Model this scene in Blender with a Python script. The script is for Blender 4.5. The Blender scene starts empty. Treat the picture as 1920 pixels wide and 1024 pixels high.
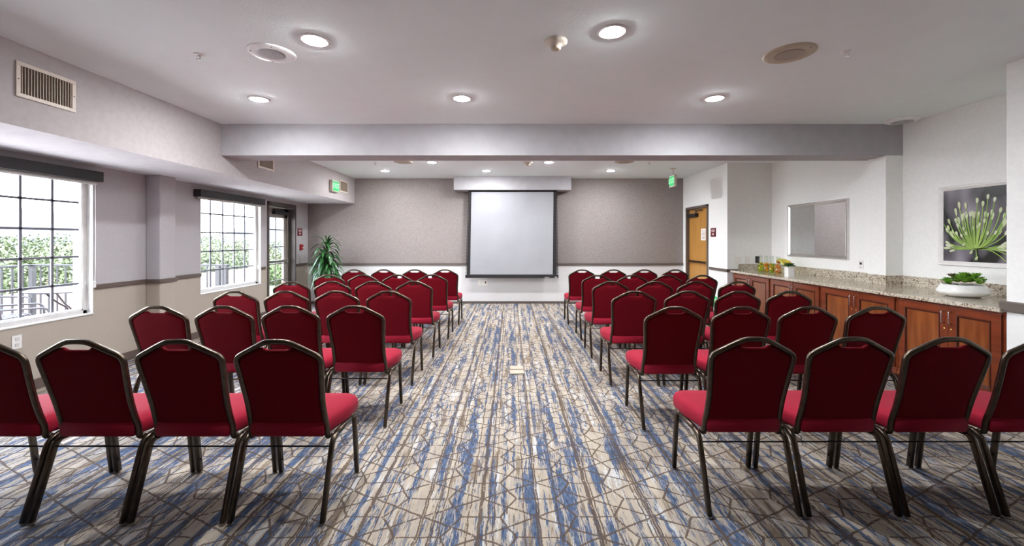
import bpy, bmesh, math, random
from mathutils import Vector, Matrix
random.seed(7)
S = bpy.context.scene
COL = S.collection
PI = math.pi

# ------------------------------------------------------------------ materials
def newmat(name):
    m = bpy.data.materials.new(name); m.use_nodes = True
    nt = m.node_tree
    return m, nt, nt.nodes['Principled BSDF']

def N(nt, typ, **kw):
    n = nt.nodes.new(typ)
    for k, v in kw.items():
        if k.startswith('i_'):
            key = k[2:]
            n.inputs[int(key) if key.isdigit() else key].default_value = v
        else:
            setattr(n, k, v)
    return n

def L(nt, a, b): nt.links.new(a, b)

def noise_mix(nt, c1, c2, scale=5.0, lo=.35, hi=.65, coord='Object', vscale=(1, 1, 1), detail=4):
    tc = N(nt, 'ShaderNodeTexCoord')
    mp = N(nt, 'ShaderNodeMapping'); mp.inputs['Scale'].default_value = vscale
    L(nt, tc.outputs[coord], mp.inputs[0])
    no = N(nt, 'ShaderNodeTexNoise'); no.inputs['Scale'].default_value = scale; no.inputs['Detail'].default_value = detail
    L(nt, mp.outputs[0], no.inputs['Vector'])
    cr = N(nt, 'ShaderNodeValToRGB')
    cr.color_ramp.elements[0].position = lo; cr.color_ramp.elements[0].color = (*c1, 1)
    cr.color_ramp.elements[1].position = hi; cr.color_ramp.elements[1].color = (*c2, 1)
    L(nt, no.outputs['Fac'], cr.inputs[0])
    return cr.outputs[0], no, mp

def mat(name, col, rough=.5, metal=0., col2=None, scale=20, bump=0., bscale=200, vscale=(1, 1, 1), emit=None, estr=1., lo=.35, hi=.65, coat=0., sheen=0., spec=None):
    m, nt, b = newmat(name)
    b.inputs['Base Color'].default_value = (*col, 1)
    b.inputs['Roughness'].default_value = rough
    b.inputs['Metallic'].default_value = metal
    if spec is not None: b.inputs['Specular IOR Level'].default_value = spec
    if coat: b.inputs['Coat Weight'].default_value = coat; b.inputs['Coat Roughness'].default_value = .1
    if sheen:
        b.inputs['Sheen Weight'].default_value = sheen; b.inputs['Sheen Roughness'].default_value = .35
    c2 = col2 or tuple(c*.93 for c in col)
    o, no, mp = noise_mix(nt, c2, col, scale, lo, hi, vscale=vscale)
    L(nt, o, b.inputs['Base Color'])
    if bump:
        n2 = N(nt, 'ShaderNodeTexNoise'); n2.inputs['Scale'].default_value = bscale; n2.inputs['Detail'].default_value = 3
        L(nt, mp.outputs[0], n2.inputs['Vector'])
        bp = N(nt, 'ShaderNodeBump'); bp.inputs['Strength'].default_value = bump; bp.inputs['Distance'].default_value = .003
        L(nt, n2.outputs['Fac'], bp.inputs['Height']); L(nt, bp.outputs[0], b.inputs['Normal'])
    if emit:
        b.inputs['Emission Color'].default_value = (*emit, 1); b.inputs['Emission Strength'].default_value = estr
    return m

def mat_glass(name, tint=(1, 1, 1), refl=.06, rough=0.02, haze=0.0, hazecol=(.9,.9,.92)):
    m = bpy.data.materials.new(name); m.use_nodes = True
    nt = m.node_tree; nt.nodes.clear()
    out = N(nt, 'ShaderNodeOutputMaterial')
    tr = N(nt, 'ShaderNodeBsdfTransparent'); tr.inputs[0].default_value = (*tint, 1)
    gl = N(nt, 'ShaderNodeBsdfGlossy'); gl.inputs['Roughness'].default_value = rough
    fr = N(nt, 'ShaderNodeFresnel')
    geo = N(nt, 'ShaderNodeNewGeometry')      # same reflectance from either face of the pane
    io = N(nt, 'ShaderNodeMath', operation='MULTIPLY_ADD'); io.inputs[1].default_value = 1/1.45-1.45; io.inputs[2].default_value = 1.45
    L(nt, geo.outputs['Backfacing'], io.inputs[0]); L(nt, io.outputs[0], fr.inputs['IOR'])
    mx = N(nt, 'ShaderNodeMixShader')
    L(nt, fr.outputs[0], mx.inputs[0]); L(nt, tr.outputs[0], mx.inputs[1]); L(nt, gl.outputs[0], mx.inputs[2])
    res = mx.outputs[0]
    if haze:  # glare haze mixed into the pane as a translucent share
        tl = N(nt, 'ShaderNodeBsdfTranslucent'); tl.inputs[0].default_value = (*hazecol, 1)
        m2 = N(nt, 'ShaderNodeMixShader'); m2.inputs[0].default_value = haze
        L(nt, res, m2.inputs[1]); L(nt, tl.outputs[0], m2.inputs[2]); res = m2.outputs[0]
    L(nt, res, out.inputs[0])
    return m

def mat_rail_wall(name, up, low, zsplit, bump=.15, up2=None, upscale=30, low2=None):
    """painted wall: one colour over the chair rail, another under it"""
    m, nt, b = newmat(name)
    b.inputs['Roughness'].default_value = .75
    tc = N(nt, 'ShaderNodeTexCoord')
    sp = N(nt, 'ShaderNodeSeparateXYZ'); L(nt, tc.outputs['Object'], sp.inputs[0])
    gt = N(nt, 'ShaderNodeMath', operation='GREATER_THAN'); gt.inputs[1].default_value = zsplit
    L(nt, sp.outputs['Z'], gt.inputs[0])
    o, no, mp = noise_mix(nt, up2 or tuple(c*.96 for c in up), up, upscale, .35, .65, detail=6)
    o2, _, _ = noise_mix(nt, low2 or tuple(c*.97 for c in low), low, 30, .3, .7)
    mx = N(nt, 'ShaderNodeMix', data_type='RGBA')
    L(nt, gt.outputs[0], mx.inputs['Factor']); L(nt, o2, mx.inputs['A']); L(nt, o, mx.inputs['B'])
    L(nt, mx.outputs['Result'], b.inputs['Base Color'])
    n2 = N(nt, 'ShaderNodeTexNoise'); n2.inputs['Scale'].default_value = 180; L(nt, tc.outputs['Object'], n2.inputs['Vector'])
    bp = N(nt, 'ShaderNodeBump'); bp.inputs['Strength'].default_value = bump; bp.inputs['Distance'].default_value = .002
    L(nt, n2.outputs['Fac'], bp.inputs['Height']); L(nt, bp.outputs[0], b.inputs['Normal'])
    return m

def mat_carpet():
    m, nt, b = newmat('carpet_pattern')
    b.inputs['Roughness'].default_value = .95
    b.inputs['Specular IOR Level'].default_value = .1
    tc = N(nt, 'ShaderNodeTexCoord')
    P = tc.outputs['Object']
    def M(op, a, b_=None, c=None, clamp=False):
        n = N(nt, 'ShaderNodeMath', operation=op); n.use_clamp = clamp
        for i, v in enumerate((a, b_, c)):
            if v is None: continue
            if isinstance(v, (int, float)): n.inputs[i].default_value = v
            else: L(nt, v, n.inputs[i])
        return n.outputs[0]
    def noise(vs, scale=1., detail=2., rough=.5, off=(0, 0, 0), dist=0.):
        mp = N(nt, 'ShaderNodeMapping'); mp.inputs['Scale'].default_value = vs; mp.inputs['Location'].default_value = off
        L(nt, P, mp.inputs[0])
        no = N(nt, 'ShaderNodeTexNoise'); no.inputs['Scale'].default_value = scale; no.inputs['Detail'].default_value = detail
        no.inputs['Roughness'].default_value = rough; no.inputs['Distortion'].default_value = dist
        L(nt, mp.outputs[0], no.inputs['Vector']); return no.outputs['Fac']
    sp = N(nt, 'ShaderNodeSeparateXYZ'); L(nt, P, sp.inputs[0])
    j1 = M('MULTIPLY', M('SUBTRACT', noise((9, 9, 9), detail=1), .5), .022)
    j2 = M('MULTIPLY', M('SUBTRACT', noise((9, 9, 9), detail=1, off=(5, 3, 0)), .5), .022)
    k1 = M('MULTIPLY', M('SUBTRACT', noise((110, 110, 9), detail=1), .5), .010)
    X = M('ADD', M('ADD', sp.outputs['X'], j1), k1); Y = M('ADD', M('ADD', sp.outputs['Y'], j2), k1)
    x = M('PINGPONG', M('ADD', X, 60.16), .30)      # 0..0.30 from a node column
    y = M('PINGPONG', M('ADD', Y, 59.98 - 2.30 + .01), .15)
    x2 = M('SUBTRACT', .30, x); y2 = M('SUBTRACT', .15, y)
    def band(d, w):                                  # 1 inside the line
        return M('SUBTRACT', 1, M('SMOOTH_MIN', M('DIVIDE', M('ABSOLUTE', d), w), 1.0, .25), clamp=True)
    def line(d, w): return M('LESS_THAN', M('ABSOLUTE', d), w)
    W = .0058
    lines = []
    # diagonal between nodes
    lines.append(line(M('MULTIPLY', M('SUBTRACT', M('MULTIPLY', y, 2), x), .447), W))
    for a, c in ((x, y), (x2, y2)):
        # hexagon side from (.185,0) to (.095,.15)
        if a is x: lines.append(line(M('MULTIPLY', M('SUBTRACT', M('ADD', a, M('MULTIPLY', c, .6)), .188), .857), W))
        # horizontal edge
        h = M('MULTIPLY', line(M('SUBTRACT', .15, c), W*.9), M('LESS_THAN', a, .10))
        lines.append(h)
    # lengthwise stripes
    lines.append(line(M('SUBTRACT', x, .004), .0055))
    lines.append(line(M('SUBTRACT', x2, .006), .0045))
    xa = M('PINGPONG', M('ADD', X, 60.0), .235)
    lines.append(line(M('SUBTRACT', xa, .09), .0035))
    xb = M('PINGPONG', M('ADD', X, 60.1), .41)
    lines.append(line(M('SUBTRACT', xb, .12), .004)); lines.append(line(M('SUBTRACT', xb, .15), .003))
    allm = lines[0]
    for l in lines[1:]: allm = M('MAXIMUM', allm, l)
    allm = M('MULTIPLY', allm, M('GREATER_THAN', noise((60, 30, 1), detail=3), .36))
    # ragged lengthwise colour streaks
    frag = noise((130, 11, 1), detail=4, rough=.75)
    big = noise((20, 1.9, 1), detail=3, off=(3, 1, 0))
    col_b = noise((21, .25, 1), detail=1, off=(9, 4, 0))
    blue = M('GREATER_THAN', M('ADD', M('MULTIPLY', big, .6), M('MULTIPLY', M('ADD', frag, M('MULTIPLY', col_b, .7)), .62)), .862)
    big2 = noise((19, 1.7, 1), detail=2, off=(31, 7, 0))
    brown = M('GREATER_THAN', M('ADD', M('MULTIPLY', big2, .9), M('MULTIPLY', frag, .35)), .715)
    big3 = noise((22, 2.2, 1), detail=2, off=(1, 17, 0))
    pale = M('GREATER_THAN', M('ADD', M('MULTIPLY', big3, .7), M('MULTIPLY', frag, .5)), .68)
    thin = M('GREATER_THAN', noise((210, 5, 1), detail=2, off=(2, 2, 0)), .63)
    cream, _, _ = noise_mix(nt, (.35, .295, .235), (.49, .415, .33), 14, .3, .7, vscale=(1, .3, 1))
    blu, _, _ = noise_mix(nt, (.028, .050, .112), (.13, .175, .26), 22, .3, .72, vscale=(4, .8, 1))
    brn, _, _ = noise_mix(nt, (.15, .11, .075), (.30, .24, .18), 9, .3, .7)
    def mix(f, a, b_):
        n = N(nt, 'ShaderNodeMix', data_type='RGBA')
        if isinstance(f, (int, float)): n.inputs['Factor'].default_value = f
        else: L(nt, f, n.inputs['Factor'])
        for s, v in (('A', a), ('B', b_)):
            if isinstance(v, tuple): n.inputs[s].default_value = (*v, 1)
            else: L(nt, v, n.inputs[s])
        return n.outputs['Result']
    c = mix(pale, cream, (.52, .51, .50))
    c = mix(M('MULTIPLY', thin, .55), c, (.20, .22, .30))
    c = mix(brown, c, brn)
    slate = M('GREATER_THAN', M('ADD', M('MULTIPLY', noise((19, 1.3, 1), detail=2, off=(13, 2, 0)), .75), M('MULTIPLY', frag, .45)), .715)
    c = mix(M('MULTIPLY', slate, .8), c, (.115, .125, .165))
    c = mix(blue, c, blu)
    c = mix(M('MULTIPLY', allm, .88), c, (.085, .058, .042))
    pile = noise((420, 420, 1), detail=2)
    c = mix(M('MULTIPLY', M('SUBTRACT', pile, .3), .35, clamp=True), c, (.10, .10, .11))
    L(nt, c, b.inputs['Base Color'])
    bp = N(nt, 'ShaderNodeBump'); bp.inputs['Strength'].default_value = .35; bp.inputs['Distance'].default_value = .004
    L(nt, pile, bp.inputs['Height']); L(nt, bp.outputs[0], b.inputs['Normal'])
    return m

def mat_granite():
    m, nt, b = newmat('granite_speckle')
    b.inputs['Roughness'].default_value = .09
    tc = N(nt, 'ShaderNodeTexCoord')
    v = N(nt, 'ShaderNodeTexVoronoi'); v.inputs['Scale'].default_value = 95
    L(nt, tc.outputs['Object'], v.inputs['Vector'])
    cr = N(nt, 'ShaderNodeValToRGB')
    cr.color_ramp.interpolation = 'CONSTANT'
    e = cr.color_ramp.elements
    e[0].position = 0; e[0].color = (.075, .055, .045, 1)
    e[1].position = .16; e[1].color = (.27, .21, .15, 1)
    for p, c in ((.34, (.50, .44, .35)), (.60, (.62, .57, .48)), (.82, (.36, .32, .27))):
        n = e.new(p); n.color = (*c, 1)
    s = N(nt, 'ShaderNodeSeparateColor'); L(nt, v.outputs['Color'], s.inputs[0])
    no = N(nt, 'ShaderNodeTexNoise'); no.inputs['Scale'].default_value = 14; no.inputs['Detail'].default_value = 4
    L(nt, tc.outputs['Object'], no.inputs['Vector'])
    ad = N(nt, 'ShaderNodeMath', operation='MULTIPLY_ADD'); ad.inputs[1].default_value = .7
    sb = N(nt, 'ShaderNodeMath', operation='MULTIPLY_ADD'); sb.inputs[1].default_value = .9; sb.inputs[2].default_value = -.27
    L(nt, no.outputs['Fac'], sb.inputs[0]); L(nt, s.outputs[0], ad.inputs[0]); L(nt, sb.outputs[0], ad.inputs[2])
    L(nt, ad.outputs[0], cr.inputs[0]); L(nt, cr.outputs[0], b.inputs['Base Color'])
    return m

MT = {}
MT['ceiling'] = mat('ceiling_paint', (.83, .90, .90), .9, col2=(.815, .885, .885), scale=6, bump=.35, bscale=90)
MT['wall_l'] = mat_rail_wall('wall_left_paint', (.44, .415, .425), (.42, .365, .305), .925)
MT['wall_b'] = mat_rail_wall('wall_back_paper', (.30, .262, .252), (.74, .725, .72), .888, up2=(.25, .213, .203), upscale=38)
MT['wall_r'] = mat_rail_wall('wall_right_paint', (.86, .865, .845), (.86, .865, .845), .888)
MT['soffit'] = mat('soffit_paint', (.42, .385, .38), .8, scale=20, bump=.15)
MT['soffit_u'] = mat('soffit_underside_bounce_lit', (.74, .75, .77), .85, scale=10, bump=.2)  # paler than the face: light bounced off the terrace put into the colour
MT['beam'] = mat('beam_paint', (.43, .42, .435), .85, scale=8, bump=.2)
MT['carpet'] = mat_carpet()
MT['rail'] = mat('rail_brown_paint', (.115, .083, .070), .45, scale=12)
MT['railgrey'] = mat('rail_grey_paint', (.125, .098, .085), .45, scale=12)
MT['granite'] = mat_granite()
MT['white'] = mat('white_paint', (.80, .79, .77), .4)
MT['offwhite'] = mat('offwhite_vinyl', (.62, .60, .57), .4)
MT['muntin'] = mat('muntin_grey', (.13, .13, .155), .5)
MT['black'] = mat('black_shade_box', (.015, .014, .016), .45)
MT['blackmatte'] = mat('black_fabric', (.012, .010, .011), .8)
MT['dark'] = mat('dark_bronze_paint', (.085, .070, .060), .4)
MT['bronze'] = mat('chair_frame_bronze', (.125, .098, .075), .30, 1., col2=(.085, .066, .05), scale=30, lo=.3, hi=.7, vscale=(1, 1, 1))
MT['rod'] = mat('dark_rod', (.03, .028, .03), .35, .8)
MT['glide'] = mat('nylon_glide', (.30, .28, .26), .4)
MT['seat'] = mat('crimson_fabric_lit_seat', (.30, .0075, .027), .85, col2=(.26, .006, .023), scale=320, bump=.25, bscale=900, sheen=.08, spec=.2)  # top light on the seats put into a brighter crimson
MT['back'] = mat('crimson_fabric_shaded_back', (.15, .0014, .008), .9, col2=(.125, .001, .0065), scale=320, bump=.25, bscale=900, spec=.15)  # same fabric as the seat, shade on the backs put into the colour
MT['screen'] = mat('screen_matte_white', (.325, .325, .345), .7, scale=2)
MT['chrome'] = mat('brushed_nickel', (.62, .60, .58), .22, 1.)
MT['brass'] = mat('brass', (.75, .50, .16), .25, 1.)
MT['frame_silver'] = mat('silver_frame', (.72, .70, .68), .22, 1., scale=8)
MT['mirror'] = mat('mirror_silvering', (.80, .82, .83), .01, 1.)
MT['wood'] = mat('cherry_wood', (.23, .048, .014), .28, col2=(.12, .022, .007), scale=3.2, vscale=(1, 1, 8), bump=.06, bscale=40, coat=.35, lo=.25, hi=.75)
MT['woodpanel'] = mat('cherry_wood_panel', (.29, .088, .023), .26, col2=(.15, .034, .009), scale=2.6, vscale=(6, 6, .7), coat=.35, lo=.25, hi=.75)
MT['wooddark'] = mat('cherry_wood_dark', (.075, .015, .007), .3, scale=6)  # darker cherry for carcass, toe kick and panel moulding
MT['doorwood'] = mat('oak_door_veneer', (.52, .26, .06), .35, col2=(.43, .20, .04), scale=3, vscale=(8, 8, .5))
MT['glass'] = mat_glass('window_glass')
MT['hazeglass'] = mat_glass('glare_haze_glass', haze=.003)  # thin translucent share paints window glare into the pane
MT['ctglass'] = mat_glass('carafe_glass', tint=(.93, .96, .93))
MT['green'] = mat('sign_green', (.02, .30, .09), .4, emit=(.03, .5, .16), estr=.35)
MT['signlit'] = mat('sign_lit_letters', (.35, .8, .42), .4, emit=(.3, .9, .4), estr=.35)
MT['maroon'] = mat('sign_maroon', (.13, .012, .02), .4)
MT['red'] = mat('alarm_red', (.42, .012, .02), .35)
MT['signwhite'] = mat('sign_white', (.75, .6, .6), .5)
MT['paper'] = mat('paper', (.85, .80, .74), .8)
MT['ink'] = mat('paper_print_grey', (.40, .36, .33), .8)
MT['ventcream'] = mat('vent_cream', (.62, .55, .47), .5)
MT['ventdark'] = mat('vent_dark', (.10, .075, .05), .7)
MT['ventfin'] = mat('vent_fin', (.36, .29, .22), .5)
MT['lens'] = mat('lamp_lens', (1, 1, 1), .5, emit=(.94, .97, 1), estr=455)
MT['spk'] = mat('speaker_white', (.90, .90, .89), .4)
MT['spkg'] = mat('speaker_grille', (.58, .59, .60), .5, col2=(.35, .36, .37), scale=260, lo=.45, hi=.55)
MT['tan'] = mat('speaker_tan', (.50, .43, .32), .5)
MT['tang'] = mat('speaker_tan_grille', (.40, .34, .27), .5, col2=(.33, .28, .22), scale=260)
MT['leaf'] = mat('dracaena_leaf', (.040, .15, .035), .3, col2=(.010, .050, .013), scale=9, coat=.1)
MT['leafy'] = mat('succulent_leaf', (.26, .52, .05), .4, col2=(.07, .24, .02), scale=30)
MT['leafd'] = mat('succulent_dark_leaf', (.07, .10, .035), .5, col2=(.16, .07, .03), scale=20)
MT['stem'] = mat('plant_cane', (.22, .16, .10), .7)
MT['soil'] = mat('soil', (.05, .035, .025), .9, col2=(.10, .08, .06), scale=60)
MT['pot'] = mat('dark_planter', (.05, .045, .04), .5)
MT['ceramic'] = mat('white_ceramic', (.82, .82, .80), .25)
MT['lemon'] = mat('lemon_flesh', (.80, .62, .03), .4)
MT['orange'] = mat('orange_flesh', (.85, .42, .07), .4)
MT['lime'] = mat('lime_flesh', (.42, .60, .05), .4)
MT['straw'] = mat('grapefruit_flesh', (.85, .48, .28), .4)
MT['banana'] = mat('banana_skin', (.80, .62, .06), .4, col2=(.5, .5, .08), scale=6)
MT['apple'] = mat('apple_skin', (.55, .12, .03), .3, col2=(.60, .42, .05), scale=9)
MT['foliage'] = mat('tree_foliage', (.044, .058, .020), .7, col2=(.028, .042, .012), scale=2)
MT['foliage2'] = mat('tree_foliage_olive', (.056, .064, .026), .7, col2=(.036, .048, .016), scale=2)
MT['bark'] = mat('bark', (.20, .15, .11), .9)
MT['hill'] = mat('far_hill', (.034, .037, .044), 1., col2=(.031, .034, .040), scale=.05)
MT['terrace'] = mat('terrace_concrete', (.36, .32, .30), .8, scale=2)
MT['court'] = mat('salmon_paving', (.078, .058, .050), 1., scale=1, spec=0.)
MT['curbred'] = mat('red_curb', (.040, .010, .009), 1., scale=2, spec=0.)
MT['grass'] = mat('lawn', (.042, .068, .018), .9, col2=(.03, .05, .012), scale=4)
MT['iron'] = mat('grey_iron', (.006, .0065, .0085), .6, 0)
MT['strap'] = mat('grey_strap_chair', (.014, .0155, .021), .6, 0)
MT['far'] = mat('far_ground', (.05, .065, .035), 1., scale=.1)

# ------------------------------------------------------------------ mesh helpers
def obj(name, bm, m, parent=None, smooth=False, bevel=0., bseg=2):
    me = bpy.data.meshes.new(name)
    bmesh.ops.recalc_face_normals(bm, faces=bm.faces[:])
    bm.to_mesh(me); bm.free()
    o = bpy.data.objects.new(name, me); COL.objects.link(o)
    for mm in (m if isinstance(m, (list, tuple)) else [m]): me.materials.append(mm)
    if smooth:
        for p in me.polygons: p.use_smooth = True
    if bevel:
        b = o.modifiers.new('bevel', 'BEVEL'); b.width = bevel; b.segments = bseg; b.limit_method = 'ANGLE'; b.angle_limit = .6
    if parent is not None:
        o.parent = parent
    return o

def BM(): return bmesh.new()

def box(bm, x0, x1, y0, y1, z0, z1, mi=0):
    vs = [bm.verts.new((x, y, z)) for x in (x0, x1) for y in (y0, y1) for z in (z0, z1)]
    F = ((0, 1, 3, 2), (4, 6, 7, 5), (0, 4, 5, 1), (2, 3, 7, 6), (0, 2, 6, 4), (1, 5, 7, 3))
    for f in F:
        fa = bm.faces.new([vs[i] for i in f]); fa.material_index = mi
    return vs

def lathe(bm, prof, n=32, c=(0, 0, 0), axis='z', mi=0, cap=True):
    rings = []
    for r, h in prof:
        ring = []
        for k in range(n):
            a = 2*PI*k/n; u, v = r*math.cos(a), r*math.sin(a)
            p = {'z': (u, v, h), 'y': (u, h, v), 'x': (h, u, v)}[axis]
            ring.append(bm.verts.new((c[0]+p[0], c[1]+p[1], c[2]+p[2])))
        rings.append(ring)
    for a, b in zip(rings, rings[1:]):
        for k in range(n):
            f = bm.faces.new((a[k], a[(k+1) % n], b[(k+1) % n], b[k])); f.material_index = mi
    if cap:
        for r in (rings[0], rings[-1]):
            f = bm.faces.new(r); f.material_index = mi

def fillet(pts, rad, n=6):
    out = [Vector(pts[0])]
    for i in range(1, len(pts)-1):
        p = Vector(pts[i]); a = Vector(pts[i-1]); b = Vector(pts[i+1])
        r = rad[i] if isinstance(rad, (list, tuple)) else rad
        r = min(r, (a-p).length*.48, (b-p).length*.48)
        s = p+(a-p).normalized()*r; e = p+(b-p).normalized()*r
        for k in range(n+1):
            t = k/n
            out.append(s.lerp(p, t).lerp(p.lerp(e, t), t))
    out.append(Vector(pts[-1]))
    return out

def catmull(pts, n=5):
    P = [Vector(p) for p in pts]; P = [P[0]*2-P[1]] + P + [P[-1]*2-P[-2]]
    out = []
    for i in range(1, len(P)-2):
        for k in range(n):
            t = k/n; a, b, c, d = P[i-1], P[i], P[i+1], P[i+2]
            out.append(.5*((2*b)+(c-a)*t+(2*a-5*b+4*c-d)*t*t+(3*b-a-3*c+d)*t**3))
    out.append(P[-2]); return out

def tube(bm, pts, ra, rb=None, n=8, up=(1, 0, 0), power=2., mi=0, cap=True):
    """sweep a rounded section; ra along side axis, rb along the other"""
    rb = rb or ra
    pts = [Vector(p) for p in pts]; rings = []
    upv = Vector(up)
    for i, p in enumerate(pts):
        t = (pts[min(i+1, len(pts)-1)]-pts[max(i-1, 0)]).normalized()
        s = upv - t*upv.dot(t)
        if s.length < 1e-4: s = Vector((0, 1, 0)) - t*t.y
        s.normalize(); w = t.cross(s)
        fa = ra(i/(len(pts)-1)) if callable(ra) else ra
        fb = rb(i/(len(pts)-1)) if callable(rb) else rb
        ring = []
        for k in range(n):
            a = 2*PI*(k+.5)/n; c_, s_ = math.cos(a), math.sin(a)
            e = 2./power
            x = math.copysign(abs(c_)**e, c_)*fa; y = math.copysign(abs(s_)**e, s_)*fb
            ring.append(bm.verts.new(p+s*x+w*y))
        rings.append(ring)
    for a, b in zip(rings, rings[1:]):
        for k in range(n):
            f = bm.faces.new((a[k], a[(k+1) % n], b[(k+1) % n], b[k])); f.material_index = mi
    if cap:
        for r in (rings[0], rings[-1]):
            f = bm.faces.new(r); f.material_index = mi

def props(o, label=None, cat=None, group=None, kind=None):
    if label: o['label'] = label
    if cat: o['category'] = cat
    if group: o['group'] = group
    if kind: o['kind'] = kind
    return o

def empty(name, loc, label, cat, rz=0, group=None, kind=None):
    o = bpy.data.objects.new(name, None); COL.objects.link(o)
    o.empty_display_size = .1; o.location = loc; o.rotation_euler = (0, 0, rz)
    return props(o, label, cat, group, kind)

def copy_tree(o, parent=None):
    c = o.copy(); COL.objects.link(c); c.parent = parent
    for ch in list(o.children): copy_tree(ch, c)
    return c

def struct(name, bm, m, label, cat, **kw):
    return props(obj(name, bm, m, **kw), label, cat, kind='structure')

def text_mesh(name, s, size, m, parent, loc, rot, ext=.001):
    cu = bpy.data.curves.new(name, 'FONT'); cu.body = s; cu.size = size; cu.extrude = ext; cu.align_x = 'CENTER'; cu.align_y = 'CENTER'; cu.offset = size*.02
    t = bpy.data.objects.new(name+'_tmp', cu); COL.objects.link(t)
    dg = bpy.context.evaluated_depsgraph_get(); dg.update()
    me = bpy.data.meshes.new_from_object(t.evaluated_get(dg))
    bpy.data.objects.remove(t); me.name = name
    me.materials.clear(); me.materials.append(m)
    o = bpy.data.objects.new(name, me); COL.objects.link(o); o.parent = parent
    o.location = loc; o.rotation_euler = rot
    return o

# ------------------------------------------------------------------ layout numbers
CAM = 1.45
XL = -4.60; XLO = -4.82          # left wall faces
XS = -3.54                       # soffit face
YB = 9.36                        # back wall
YF = -3.2                        # wall behind the camera
HN = 2.86; HF = 2.83             # ceilings
SOF = 2.262
BY0, BY1, BZ = 5.05, 5.40, 2.478 # beam
XD = 3.90                        # wall with the wooden door
YT = 7.45                        # taupe return
XRF = 4.70; XRN = 4.79           # right wall far / near
XC = 3.99; YC = 3.33             # near right wall block
SILL = .631; WTOP = 2.19
W1 = (2.00, 4.547); W2 = (6.12, 7.60); D1 = (7.796, 8.824)

# floor
bm = BM(); box(bm, XLO, 5.2, YF-.2, YB+.2, -.12, 0)
struct('floor', bm, MT['carpet'], 'blue, cream and brown patterned carpet floor of the meeting room', 'floor')
# ceiling
bm = BM(); box(bm, XS-.02, 5.2, YF-.2, BY0+.02, HN, HN+.15); box(bm, XS-.02, 5.2, BY0+.02, YB+.2, HF, HF+.18)
struct('ceiling', bm, MT['ceiling'], 'pale textured ceiling over the whole room', 'ceiling')
# soffit along the window wall
bm = BM()
box(bm, XL, XS, YF, YB, SOF, HN+.15)
o = struct('wall_soffit', bm, [MT['soffit'], MT['soffit_u']], 'dropped soffit box running above the windows along the left wall', 'soffit')
for p in o.data.polygons:
    if p.normal.z < -.9: p.material_index = 1
# beam
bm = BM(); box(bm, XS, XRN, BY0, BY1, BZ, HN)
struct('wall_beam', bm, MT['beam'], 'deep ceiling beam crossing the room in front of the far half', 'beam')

# left wall with openings
bm = BM()
def lw(y0, y1, z0, z1): box(bm, XLO, XL, y0, y1, z0, z1)
lw(YF-.2, W1[0], 0, 3.0); lw(W1[0], W1[1], 0, SILL); lw(W1[0], W1[1], WTOP, 3.0)
lw(W1[1], W2[0], 0, 3.0); lw(W2[0], W2[1], 0, SILL); lw(W2[0], W2[1], WTOP, 3.0)
lw(W2[1], D1[0], 0, 3.0); lw(D1[0], D1[1], 2.178, 3.0); lw(D1[1], YB+.2, 0, 3.0)
struct('wall_left', bm, MT['wall_l'], 'left wall with the windows, mauve grey over a beige lower part', 'wall')
bm = BM(); box(bm, XL, -4.418, 5.204, 5.452, 0, SOF)
struct('wall_pier_left', bm, MT['wall_l'], 'shallow square column standing against the left wall between the two windows', 'column', bevel=.012)
# back wall
bm = BM(); box(bm, XL, XD+.2, YB, YB+.2, 0, 3.0)
struct('wall_back', bm, MT['wall_b'], 'back wall with mottled pinkish wallpaper over an off-white lower part', 'wall')
# right side
DR = (8.158, 9.187); DZ = 2.15
bm = BM()
box(bm, XD, XD+.2, YT, DR[0], 0, 3.0); box(bm, XD, XD+.2, DR[1], YB, 0, 3.0); box(bm, XD, XD+.2, DR[0], DR[1], DZ, 3.0)
box(bm, XD+.2, XRF+.2, YT, YT+.2, 0, 3.0)
box(bm, XRF, XRN+.3, BY1-.09, YT, 0, 3.0)
box(bm, XRN, XRN+.3, YC-.3, BY1-.09, 0, 3.0)
struct('wall_right', bm, MT['wall_r'], 'right wall around the granite counter niche and the wooden door', 'wall')
bm = BM(); box(bm, XC, XRN+.2, YF-.2, YC, 0, 3.0)
struct('wall_pier_near', bm, MT['wall_r'], 'near right wall block ending the counter at the frame edge', 'wall', bevel=.006)
bm = BM(); box(bm, 4.58, XRN, BY0, BY1-.09, 0, BZ)
struct('wall_pier_right', bm, MT['wall_r'], 'square pier under the beam behind the granite counter', 'pier', bevel=.006)
bm = BM(); box(bm, XLO, 5.0, YF-.2, YF, 0, 3.0)  # unseen wall; dark wood added so less light reaches the chair backs
struct('wall_front', bm, MT['woodpanel'], 'unseen wall behind the viewpoint, wood panelling added to keep that end dark', 'wall')
# projector screen box
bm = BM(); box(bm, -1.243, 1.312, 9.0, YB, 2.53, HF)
struct('wall_bulkhead', bm, MT['beam'], 'white bulkhead box above the projection screen', 'bulkhead')

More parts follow.
